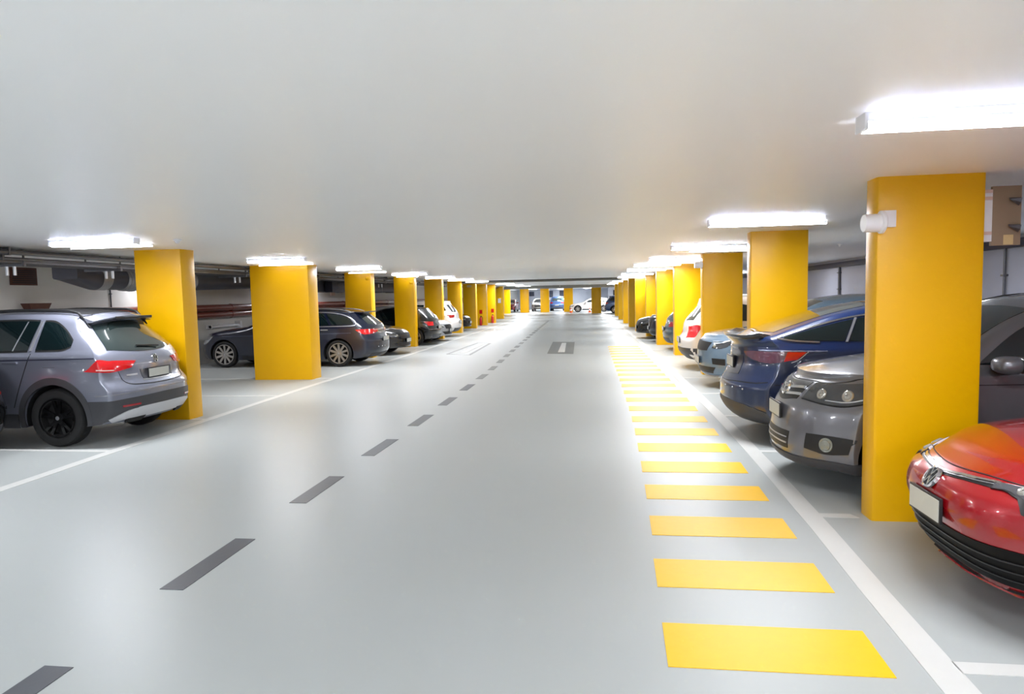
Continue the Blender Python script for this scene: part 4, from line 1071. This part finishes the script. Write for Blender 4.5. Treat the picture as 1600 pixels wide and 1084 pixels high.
J_TOP = [(0, 0.96), (0.15, 1.0), (0.4, 1.06), (0.75, 1.12), (1.0, 1.16), (1.15, 1.22), (1.7, 1.55), (2.0, 1.65), (2.6, 1.70), (3.4, 1.68), (4.0, 1.62), (4.4, 1.56)]
def hero_grey():
    L, W = 4.43, 1.81
    c = Car('dark grey car, nose out with chrome grille bars, behind the nearest right pillar', 'car', (1.60 + L / 2, 6.42, 0), 0, P_GREY2, L, W, J_TOP,
            [(0.2, 0.10), (0.28, 0.02), (0.4, 0.0), (0.6, 0.02), (0.72, 0.05), (0.8, 0.10), (0.9, 0.16), (0.98, 0.24)], SUV_R, (0.87, 3.47), 1.08, wr=0.35, wscale=0.90, nx=110, nz=44, ny=40, pf=0.42, fpow=2.5, crown=0.07, nose_taper=0.03)
    hw = W / 2
    c.line('bonnet_gap', [(0.9, 0.80, 1.10), (0.55, 0.72, 1.03), (0.36, 0.56, 0.965), (0.28, 0.38, 0.94), (0.2, 0, 0.94), (0.28, -0.38, 0.94), (0.36, -0.56, 0.965), (0.55, -0.72, 1.03), (0.9, -0.80, 1.10)], 0.014, GAP, n=70, off=0.003)
    g = c.skin('grille', [(0.26, 0.36, 0.935), (0.18, 0, 0.935), (0.26, -0.36, 0.935)], [(0.16, 0.30, 0.765), (0.06, 0, 0.755), (0.16, -0.30, 0.765)], BLACKP, n=30, k=6, off=0.004)
    for z in (0.805, 0.885):
        c.line('grille_bar', [(0.2, 0.345 - (0.9 - z) * 0.2, z), (0.1, 0, z), (0.2, -0.345 + (0.9 - z) * 0.2, z)], 0.030, CHROME, n=30, off=0.014)
    c.badge('front', 0.845, 0.07)
    hl = c.skin('headlamp', [(0.28, 0.40, 0.925), (0.40, 0.62, 0.955), (0.62, 0.80, 0.985), (0.95, 0.90, 1.00)], [(0.20, 0.36, 0.775), (0.28, 0.60, 0.775), (0.42, 0.78, 0.79), (0.68, 0.89, 0.86)], HEADL, n=30, k=6, off=0.006, sides=(1, -1))
    for h in hl:
        sg = 1 if h.data.vertices[0].co.y > 0 else -1
        for yy, xx, r in ((0.56, 0.26, 0.046), (0.745, 0.42, 0.050)):
            p, n = c.hit(Vector((xx - L / 2, sg * yy, 0.865)), 'near')
            bm = bmesh.new(); q = n.normalized().to_track_quat('Z', 'Y').to_matrix().to_4x4()
            lathe(bm, [(r, 0.004), (r, 0.014), (r * 0.8, 0.022), (r * 0.5, 0.016), (0.004, 0.024)], (0, 0, 0), 'Z', 22)
            bmesh.ops.transform(bm, matrix=Matrix.Translation(p) @ q, verts=bm.verts)
            bm_obj('headlamp_projector', bm, BULB, h, smooth=True)
    for s in (1, -1):
        c.line('headlamp_edge', [(0.20, s * 0.36, 0.77), (0.28, s * 0.60, 0.768), (0.42, s * 0.78, 0.782), (0.68, s * 0.89, 0.855), (0.95, s * 0.90, 0.995)], 0.012, GAP, n=30, off=0.009)
        c.line('headlamp_chrome', [(0.30, s * 0.60, 0.80), (0.42, s * 0.76, 0.81), (0.6, s * 0.86, 0.855)], 0.012, CHROME, n=20, off=0.011)
        f = c.skin('fog_recess', [(0.20, s * 0.52, 0.52), (0.3, s * 0.70, 0.53), (0.46, s * 0.83, 0.525)], [(0.20, s * 0.50, 0.40), (0.28, s * 0.70, 0.375), (0.42, s * 0.82, 0.40)], BLACKP, n=20, k=5, off=0.005)
        p, n = c.hit(Vector((0.30 - L / 2, s * 0.68, 0.452)), 'near')
        bm = bmesh.new(); q = n.normalized().to_track_quat('Z', 'Y').to_matrix().to_4x4()
        lathe(bm, [(0.062, 0.0), (0.06, 0.012), (0.046, 0.010), (0.042, 0.018), (0.02, 0.022), (0.002, 0.023)], (0, 0, 0), 'Z', 22)
        bmesh.ops.transform(bm, matrix=Matrix.Translation(p) @ q, verts=bm.verts)
        bm_obj('fog_lamp', bm, mat('fog_lens', (140, 142, 132), 0.15, 0.3, coat=1), f, smooth=True)
    c.skin('lower_intake', [(0.1, 0.34, 0.50), (0.02, 0, 0.50), (0.1, -0.34, 0.50)], [(0.1, 0.32, 0.36), (0.02, 0, 0.35), (0.1, -0.32, 0.36)], BLACKP, n=24, k=5, off=0.004)
    for z in (0.40, 0.445): c.line('intake_slat', [(0.1, 0.31, z), (0.02, 0, z), (0.1, -0.31, z)], 0.010, SATIN, n=24, off=0.009)
    c.skin('bumper_cladding', [(0.62, 0.89, 0.325), (0.3, 0.72, 0.32), (0.08, 0.35, 0.31), (0.02, 0, 0.31), (0.08, -0.35, 0.31), (0.3, -0.72, 0.32), (0.62, -0.89, 0.325)], [(0.62, 0.88, 0.235), (0.3, 0.72, 0.225), (0.12, 0.35, 0.22), (0.08, 0, 0.22), (0.12, -0.35, 0.22), (0.3, -0.72, 0.225), (0.62, -0.88, 0.235)], DKPLAST, n=50, k=3, off=0.012)
    c.plate('front', 0.665, 0.38, 0.115)
    c.skin('windscreen', [(1.16, -0.72, 0), (1.02, 0, 0), (1.16, 0.72, 0)], [(1.84, -0.60, 0), (1.76, 0, 0), (1.84, 0.60, 0)], GLASS, 'top', n=20, k=8)
    zb = 1.12
    c.skin('side_window', X3([(1.38, 1.16), (1.68, 1.39), (2.0, 1.51), (2.40, 1.54)], hw), X3([(1.36, zb + 0.01), (1.9, zb), (2.40, zb)], hw), GLASS, 'side', n=16, k=5, sides=(1, -1))
    c.skin('side_window', X3([(2.48, 1.54), (3.3, 1.51)], hw), X3([(2.48, zb), (3.3, zb + 0.01)], hw), GLASS, 'side', sides=(1, -1))
    c.skin('quarter_window', X3([(3.4, 1.49), (3.85, 1.40)], hw), X3([(3.4, zb + 0.02), (3.8, zb + 0.06)], hw), GLASS, 'side', sides=(1, -1))
    c.skin('rear_window', YZ([(-0.52, 1.46), (0.52, 1.46)]), YZ([(-0.6, 1.14), (0.6, 1.14)]), GLASSR, 'rear')
    c.skin('tail_lamp', [(4.1, 0.9, 1.02), (4.4, 0.6, 1.02)], [(4.1, 0.9, 0.88), (4.4, 0.6, 0.88)], REDL, sides=(1, -1))
    for s in (1, -1):
        pts = []
        for x in (1.95, 2.3, 2.9, 3.6, 3.95):
            p, n = c.hit(Vector((x - L / 2, s * 0.60, 3)), 'top'); pts.append(p + Vector((0, 0, 0.04 if 2.1 < x < 3.9 else 0)))
        tube('roof_rail', resample(pts, 16), 0.016, BLACKP, c.root, 8)
        a = [(x, s * 0.60, 3) for x in (1.5, 1.8, 2.08)]
    c.mirror(1.50, 1.11, h=0.07); c.handle(2.4, 0.99); c.handle(3.3, 1.0)
    c.line('door_line', X3([(1.1, 0.97), (2.4, 0.985), (3.6, 1.0)], hw), 0.006, GAP, 'side', n=30, sides=(1, -1))
    c.wheel_set(RIMS, 5, 'twin', rr=0.235)
    return c

K_TOP = [(0, 0.78), (0.2, 0.84), (0.6, 0.94), (1.0, 1.02), (1.3, 1.13), (1.9, 1.46), (2.3, 1.58), (2.7, 1.625), (3.1, 1.60), (3.6, 1.51), (4.05, 1.375), (4.35, 1.27), (4.55, 1.215), (4.75, 1.20)]
def hero_blue():
    L, W = 4.75, 1.90
    c = Car('dark blue fastback car, tail out with lip spoiler, behind the dark grey car', 'car', (1.50 + L / 2, 8.50, 0), PI, P_NAVY, L, W, K_TOP, HAT_F,
            [(0.2, 0.20), (0.32, 0.06), (0.45, 0.0), (0.62, 0.0), (0.7, 0.03), (0.78, 0.08), (0.95, 0.13), (1.10, 0.13), (1.18, 0.07), (1.22, 0.05)], (0.88, 3.77), 1.10, wr=0.36, wscale=0.90, nx=110, nz=44, ny=40, pr=0.34, rpow=2.5, crown=0.05, tumble=0.42, tail_taper=0.03)
    hw = W / 2
    c.skin('rear_window', [(3.25, -0.50, 0), (3.20, 0, 0), (3.25, 0.50, 0)], [(4.28, -0.60, 0), (4.40, 0, 0), (4.28, 0.60, 0)], GLASSR, 'top', n=22, k=12, off=0.004)
    c.skin('roof_glass', [(2.0, -0.5, 0), (2.0, 0.5, 0)], [(3.15, -0.5, 0), (3.15, 0.5, 0)], GLASS, 'top', n=14, k=10, off=0.004)
    c.skin('windscreen', [(1.22, -0.66, 0), (1.1, 0, 0), (1.22, 0.66, 0)], [(1.95, -0.55, 0), (1.9, 0, 0), (1.95, 0.55, 0)], GLASS, 'top', n=16, k=8)
    zb = 1.15
    fr = [(1.62, 1.22), (2.05, 1.40), (2.55, 1.47)]
    c.skin('side_window', X3(fr, hw), X3([(1.6, zb - 0.01), (2.1, zb - 0.01), (2.55, zb)], hw), GLASS, 'side', n=16, k=5, sides=(1, -1))
    c.skin('side_window', X3([(2.62, 1.47), (3.05, 1.46), (3.42, 1.425)], hw), X3([(2.62, zb), (3.05, zb + 0.01), (3.54, zb + 0.03)], hw), GLASS, 'side', n=12, k=5, sides=(1, -1))
    c.skin('quarter_window', X3([(3.47, 1.415), (3.70, 1.365), (4.0, 1.29), (4.22, 1.225)], hw), X3([(3.59, zb + 0.03), (3.80, zb + 0.035), (4.05, zb + 0.045), (4.22, zb + 0.06)], hw), GLASS, 'side', n=14, k=5, sides=(1, -1))
    c.line('window_trim', X3([(2.4, 1.49), (3.05, 1.485), (3.5, 1.435), (3.95, 1.325), (4.28, 1.225)], hw), 0.016, CHROME, 'side', n=40, off=0.007, sides=(1, -1))
    c.line('window_trim', X3([(4.29, 1.215), (4.1, 1.185), (3.85, 1.17)], hw), 0.016, CHROME, 'side', n=20, off=0.007, sides=(1, -1))
    c.skin('window_divider', X3([(3.43, 1.43), (3.455, 1.43)], hw), X3([(3.555, 1.17), (3.58, 1.17)], hw), SATIN, 'side', n=3, off=0.009, sides=(1, -1))
    # lip spoiler
    bm = bmesh.new(); rows = []
    for k in range(21):
        t = -1 + 2 * k / 20; y = t * 0.70; p, n = c.hit(Vector((4.62 - L / 2 - 0.26 * abs(t) ** 2.6, y, 3)), 'top')
        q = p + Vector((0.10, 0, 0.035)); rows.append([bm.verts.new(v) for v in (p + Vector((-0.06, 0, 0.004)), q, q + Vector((-0.01, 0, -0.03)), p + Vector((0.0, 0, -0.04)))])
    for r0, r1 in zip(rows, rows[1:]):
        for i in range(4): bm.faces.new((r0[i], r0[(i + 1) % 4], r1[(i + 1) % 4], r1[i]))
    bm.faces.new(rows[0]); bm.faces.new(rows[-1]); bmesh.ops.recalc_face_normals(bm, faces=bm.faces[:])
    bm_obj('lip_spoiler', bm, mat('spoiler_dark', (40, 42, 50), 0.3, coat=0.8), c.root, smooth=True)
    tl = c.skin('tail_lamp', [(4.18, 0.95, 1.070), (4.40, 0.84, 1.070), (4.56, 0.62, 1.065), (4.62, 0.44, 1.050)], [(4.26, 0.95, 0.955), (4.42, 0.84, 0.940), (4.56, 0.66, 0.960), (4.62, 0.50, 1.005)], SMOKEL, n=28, k=6, off=0.008, sides=(1, -1))
    c.skin('tail_lamp_tip', [(4.0, 0.96, 1.070), (4.2, 0.94, 1.070)], [(4.10, 0.95, 0.985), (4.24, 0.93, 0.960)], REDL, n=12, k=4, off=0.011, sides=(1, -1))
    c.line('lamp_outline', [(3.78, 0.97, 1.085), (4.0, 0.96, 1.085), (4.3, 0.9, 1.085), (4.5, 0.7, 1.085)], 0.014, mat('outline_grey', (150, 156, 184), 0.25, 0.6, coat=0.8), n=30, off=0.009, sides=(1, -1))
    c.line('lamp_outline', [(3.98, 0.96, 1.075), (4.08, 0.96, 0.985), (4.16, 0.95, 0.950)], 0.010, SATIN, n=12, off=0.009, sides=(1, -1))
    c.plate('rear', 0.90, 0.40, 0.115)
    c.skin('plate_panel', [(4.6, 0.42, 1.0), (4.7, 0, 1.0), (4.6, -0.42, 1.0)], [(4.62, 0.40, 0.77), (4.7, 0, 0.765), (4.62, -0.40, 0.77)], mat('plate_panel_dark', (44, 44, 56), 0.3, coat=0.8), n=24, k=5, off=0.005)
    c.line('boot_lettering', YZ([(-0.25, 1.07), (0.25, 1.07)]), 0.022, SATIN, 'rear', n=12)
    c.line('bumper_crease', [(4.2, 0.94, 0.70), (4.5, 0.72, 0.69), (4.7, 0.3, 0.685), (4.75, 0, 0.685), (4.7, -0.3, 0.685), (4.5, -0.72, 0.69), (4.2, -0.94, 0.70)], 0.008, GAP, n=50, off=0.004)
    for y_ in (-0.62, -0.42, -0.2, 0.2, 0.42, 0.62):
        p, n = c.hit(Vector((0, y_, 0.62)), 'rear'); bm = bmesh.new(); bmesh.ops.create_uvsphere(bm, u_segments=10, v_segments=6, radius=0.011, matrix=Matrix.Translation(p))
        bm_obj('parking_sensor', bm, SATIN, c.root, smooth=True)
    c.skin('diffuser_panel', [(4.25, 0.90, 0.40), (4.5, 0.70, 0.44), (4.70, 0.3, 0.47), (4.73, 0, 0.47), (4.70, -0.3, 0.47), (4.5, -0.70, 0.44), (4.25, -0.90, 0.40)],
           [(4.2, 0.88, 0.25), (4.4, 0.68, 0.25), (4.55, 0.3, 0.25), (4.58, 0, 0.25), (4.55, -0.3, 0.25), (4.4, -0.68, 0.25), (4.2, -0.88, 0.25)], DKPLAST, n=50, k=5, off=0.008)
    c.skin('headlamp', [(0.1, 0.6, 0.74), (0.5, 0.9, 0.82)], [(0.1, 0.56, 0.66), (0.4, 0.9, 0.72)], HEADL, sides=(1, -1))
    c.mirror(1.7, 1.06); c.handle(2.4, 0.93); c.handle(3.35, 0.95)
    c.skin('sill', X3([(1.35, 0.33), (3.3, 0.33)], hw), X3([(1.35, 0.22), (3.3, 0.22)], hw), BLACKP, 'side', sides=(1, -1))
    c.wheel_set(RIMB, 5, 'twin', rr=0.245)
    return c

E_TOP = [(0, 0.80), (0.2, 0.89), (0.7, 1.01), (1.3, 1.08), (1.55, 1.13), (2.2, 1.43), (2.6, 1.51), (3.2, 1.535), (4.0, 1.50), (4.6, 1.435), (5.2, 1.34)]
def hero_estate():
    L, W = 5.16, 1.87
    c = Car('navy estate car with silver spoked wheels, half hidden behind the broad left pillar', 'car', (-5.80 - L / 2, 17.5, 0), 0, P_BLKBLUE, L, W, E_TOP, [(0.15, 0.16), (0.28, 0.04), (0.45, 0.0), (0.62, 0.02), (0.74, 0.10), (0.8, 0.16)],
            [(0.2, 0.20), (0.3, 0.08), (0.45, 0.0), (0.66, 0.0), (0.76, 0.06), (0.84, 0.10), (1.02, 0.13), (1.09, 0.17), (1.37, 0.50), (1.47, 0.55)], (0.93, 4.14), 1.05, wr=0.355, wscale=0.92, nx=96, nz=36, ny=30, pr=0.26, arch=0.05)
    hw = W / 2; zb = 1.085
    c.skin('windscreen', [(1.55, -0.66, 0), (1.42, 0, 0), (1.55, 0.66, 0)], [(2.35, -0.54, 0), (2.28, 0, 0), (2.35, 0.54, 0)], GLASS, 'top', n=16, k=8)
    for nm, A, B in (('side_window', [(1.98, 1.215), (2.4, 1.365), (2.85, 1.405)], [(1.9, zb), (2.4, zb), (2.85, zb)]), ('side_window', [(2.93, 1.405), (3.5, 1.410), (3.72, 1.400)], [(2.93, zb), (3.4, zb), (3.9, zb + 0.01)]),
                     ('quarter_window', [(3.79, 1.395), (4.15, 1.355), (4.42, 1.265), (4.55, 1.145)], [(3.96, zb + 0.012), (4.2, zb + 0.015), (4.4, zb + 0.02), (4.55, zb + 0.03)])):
        c.skin(nm, X3(A, hw), X3(B, hw), GLASS, 'side', n=14, k=5, sides=(1, -1))
    c.line('window_trim', X3([(1.95, 1.235), (2.4, 1.390), (2.9, 1.435), (3.7, 1.430), (4.2, 1.375), (4.48, 1.265), (4.62, 1.135), (4.5, 1.070), (3.6, 1.060)], hw), 0.018, SATIN, 'side', n=70, off=0.007, sides=(1, -1))
    c.skin('rear_window', YZ([(-0.52, 1.32), (0, 1.35), (0.52, 1.32)]), YZ([(-0.62, 1.10), (0, 1.08), (0.62, 1.10)]), GLASSR, 'rear', n=18, k=8)
    c.skin('tail_lamp', [(4.62, 0.93, 0.970), (4.85, 0.84, 0.980), (5.05, 0.5, 0.975), (5.06, 0.3, 0.970)], [(4.74, 0.93, 0.890), (4.88, 0.84, 0.850), (5.05, 0.55, 0.870), (5.06, 0.3, 0.910)], REDL, n=20, k=5, off=0.008, sides=(1, -1))
    c.line('tail_strip', YZ([(-0.5, 0.945), (0, 0.95), (0.5, 0.945)]), 0.016, SATIN, 'rear', n=20, off=0.010)
    for s in (1, -1):
        pts = []
        for x in (2.3, 2.6, 3.3, 4.1, 4.4):
            p, n = c.hit(Vector((x - L / 2, s * 0.56, 3)), 'top'); pts.append(p + Vector((0, 0, 0.035 if 2.4 < x < 4.3 else 0)))
        tube('roof_rail', resample(pts, 16), 0.014, SATIN, c.root, 8)
    box('spoiler', 4.50 - L / 2, 4.74 - L / 2, -0.54, 0.54, 1.40, 1.435, P_BLKBLUE, c.root, 0.012)
    c.plate('rear', 0.70, 0.48, 0.11)
    for y_ in (-0.5, -0.3, -0.1): 
        p, n = c.hit(Vector((0, y_, 0.50)), 'rear'); bm = bmesh.new(); bmesh.ops.create_uvsphere(bm, u_segments=10, v_segments=6, radius=0.016, matrix=Matrix.Translation(p)); bm_obj('parking_sensor', bm, SATIN, c.root, smooth=True)
    c.skin('bumper_insert', YZ([(-0.7, 0.34), (0.7, 0.34)]), YZ([(-0.66, 0.25), (0.66, 0.25)]), DKPLAST, 'rear', n=20)
    c.skin('headlamp', [(0.1, 0.6, 0.79), (0.3, 0.84, 0.815), (0.62, 0.92, 0.85)], [(0.1, 0.56, 0.64), (0.26, 0.84, 0.65), (0.45, 0.92, 0.70)], mat('headlamp_pale', (170, 174, 180), 0.1, 0.3, coat=1), n=16, sides=(1, -1))
    c.skin('grille', YZ([(-0.5, 0.68), (0.5, 0.68)]), YZ([(-0.4, 0.38), (0.4, 0.38)]), BLACKP, 'front')
    c.skin('sill', X3([(1.45, 0.32), (3.6, 0.32)], hw), X3([(1.45, 0.22), (3.6, 0.22)], hw), BLACKP, 'side', sides=(1, -1))
    c.line('shoulder_line', X3([(0.9, 0.84), (2.8, 0.86), (4.5, 0.885)], hw), 0.010, mat('crease_navy', (70, 78, 104), 0.3, coat=1), 'side', n=40, off=0.003, sides=(1, -1))
    c.mirror(2.05, 1.09); c.handle(2.75, 0.965, m=SATIN); c.handle(3.78, 0.975, m=SATIN)
    c.wheel_set(RIMS, 10, 'single', rr=0.268, seg=44)
    return c

hero_suv(); hero_red(); hero_grey(); hero_blue(); hero_estate()

LO = dict(nx=56, nz=24, ny=18)
# right side
c = make_suv('pale blue-grey car, nose out, between the dark blue car and the white car', 1.82, 12.85, False, P_BLGREY, **LO)
c.skin('daylight_lamp', [(0.10, 0.62, 0.935), (0.2, 0.78, 0.945), (0.4, 0.88, 0.95)], [(0.10, 0.62, 0.915), (0.2, 0.78, 0.925), (0.4, 0.88, 0.93)], WHT, n=12, k=1, off=0.010, sides=(1, -1))
c.skin('daylight_lamp', [(0.12, 0.66, 0.875), (0.22, 0.80, 0.89), (0.34, 0.86, 0.93)], [(0.12, 0.66, 0.855), (0.22, 0.80, 0.87), (0.34, 0.86, 0.90)], WHT, n=12, k=1, off=0.010, sides=(1, -1))
c.skin('fog_recess', [(0.2, 0.58, 0.56), (0.35, 0.84, 0.56)], [(0.2, 0.6, 0.46), (0.35, 0.84, 0.44)], BLACKP, n=12, k=3, off=0.006, sides=(1, -1))
c.skin('bumper_skid', [(0.4, 0.8, 0.26), (0.05, 0, 0.25), (0.4, -0.8, 0.26)], [(0.4, 0.8, 0.22), (0.1, 0, 0.215), (0.4, -0.8, 0.22)], SILVERP, n=24, k=2, off=0.010)
c = make_suv('white car, tail out with a large red tail lamp, on the right', 1.83, 16.0, True, P_WHITE, lk=1.6, **LO)
c.skin('bumper_cladding', [(3.9, 0.92, 0.50), (4.3, 0.75, 0.50), (4.45, 0, 0.50), (4.3, -0.75, 0.50), (3.9, -0.92, 0.50)], [(3.9, 0.92, 0.34), (4.3, 0.75, 0.34), (4.45, 0, 0.34), (4.3, -0.75, 0.34), (3.9, -0.92, 0.34)], DKPLAST, n=30, k=3, off=0.008)
make_hatch('grey-teal car, tail out, glimpsed between two yellow pillars on the right', 1.93, 21.1, True, P_TEAL, lamp=REDD, **LO)
make_suv('dark blue car nose, the nearer of two behind the fifth right pillar', 1.74, 24.7, False, P_BLKBLUE, mir=False, **LO)
make_hatch('black car nose, the farther of two behind the fifth right pillar', 1.40, 26.65, False, P_BLACK, mir=False, **LO)
# left side
make_hatch('dark car cut off at the left edge of the picture, only its corner showing', -6.79, 6.20, True, P_BLACK, mir=False, **LO)
make_hatch('black car, nose out, directly behind the tail of the navy estate', -6.06, 20.6, False, P_BLACK, nx=64, nz=28, ny=22)
make_hatch('black car, tail out with red tail lamps, between the fourth and fifth left pillars', -6.05, 24.78, True, P_BLACK, lamp=REDL, mir=False, **LO)
make_hatch('silver car, nose out, just beyond the black car with red tail lamps', -6.05, 26.64, False, P_SILV, mir=False, **LO)
make_suv('white car, tail out with dark red tail lamp, far down the left row', -6.28, 29.6, True, P_WHITE, lamp=REDD, **LO)
make_hatch('black hatchback, nose out, far down the left row past the white tail', -6.78, 34.6, False, P_BLACK, **LO)

# far cross row
def far_car(label, x, y, rot, paint, suv=False):
    L, W = (4.45, 1.84) if suv else (4.25, 1.79)
    c = Car(label, 'car', (x, y, 0), rot, paint, L, W, SUV_TOP if suv else HAT_TOP, SUV_F if suv else HAT_F, SUV_R if suv else HAT_R, (0.88, 3.52) if suv else (0.86, 3.48), 1.04 if suv else 0.93, group='cars of the far cross row', nx=40, nz=18, ny=14)
    generic(c, 'hatch', ws=(1.2, 2.05, 3.95, 4.2) if suv else (1.2, 2.05, 3.75, 4.0))
far_car('far red car at the left end of the cross row', -10.25, 76, PI / 2 , P_DREDC)
far_car('far white car between the two left pillars of the cross row', -6.9, 77, PI / 2, P_WHITE)
far_car('far blue car between the middle pillars of the cross row', -4.75, 76.5, -PI / 2, P_BLUE, True)
far_car('far white car standing side-on beside the rightmost cross row pillar', -0.95, 68.2, 0, P_WHITE, False)
far_car('far blue car at the end of the right row of pillars', 2.6, 62.5, PI, P_BLUE, True)
t = thing('barrier_post', 'red and white striped post above the far white car', 'post', (-3.0, 72.5, 0))
for k in range(8): box('stripe', -0.09, 0.09, -0.09, 0.09, k * 0.31, (k + 1) * 0.31, CARPOLE if k % 2 else WHT, t)
for x, y, l in ((-2.85, 66.0, 'left orange cone beside the far white car'), (-1.0, 65.6, 'right orange cone beside the far white car')):
    t = thing('traffic_cone', l, 'cone', (x, y, 0), 0, 'far traffic cones')
    box('base', -0.17, 0.17, -0.17, 0.17, 0, 0.03, mat('cone_orange', (226, 92, 20), 0.5), t, 0.005)
    bm = bmesh.new(); lathe(bm, [(0.13, 0.03), (0.03, 0.48), (0.001, 0.485)], (0, 0, 0), 'Z', 18); bm_obj('cone', bm, mat('cone_orange', (226, 92, 20), 0.5), t, smooth=True)
    bm = bmesh.new(); lathe(bm, [(0.1, 0.2), (0.068, 0.34)], (0, 0, 0), 'Z', 18); bm_obj('reflective_band', bm, WHT, t, smooth=True)
# back wall murals and door strips
for x0, x1, z0, z1, l in ((-10.5, -9.0, 1.7, 2.3, 'dark mural patch on the back wall behind the red car'), (-7.7, -6.4, 1.5, 2.4, 'dark mural patch on the back wall behind the far white car nose'), (-5.5, -4.2, 1.6, 2.4, 'dark mural patch on the back wall above the blue car')):
    tag(box('wall_mural', x0, x1, Y1 - 0.03, Y1, z0, z1, MURAL), l, 'mural')
for x, l in ((1.45, 'left dark slot window in the far wall at the end of the right row'), (2.0, 'right dark slot window in the far wall at the end of the right row')):
    tag(box('slot_window', x, x + 0.25, 73.9, 74, 1.2, 2.2, BLACKP), l, 'window')
tag(box('partition', 0.9, 6.5, 74, 74.3, 0, H + 0.06, BACKW), 'grey partition with two dark slots at the end of the right row', 'wall')['kind'] = 'structure'
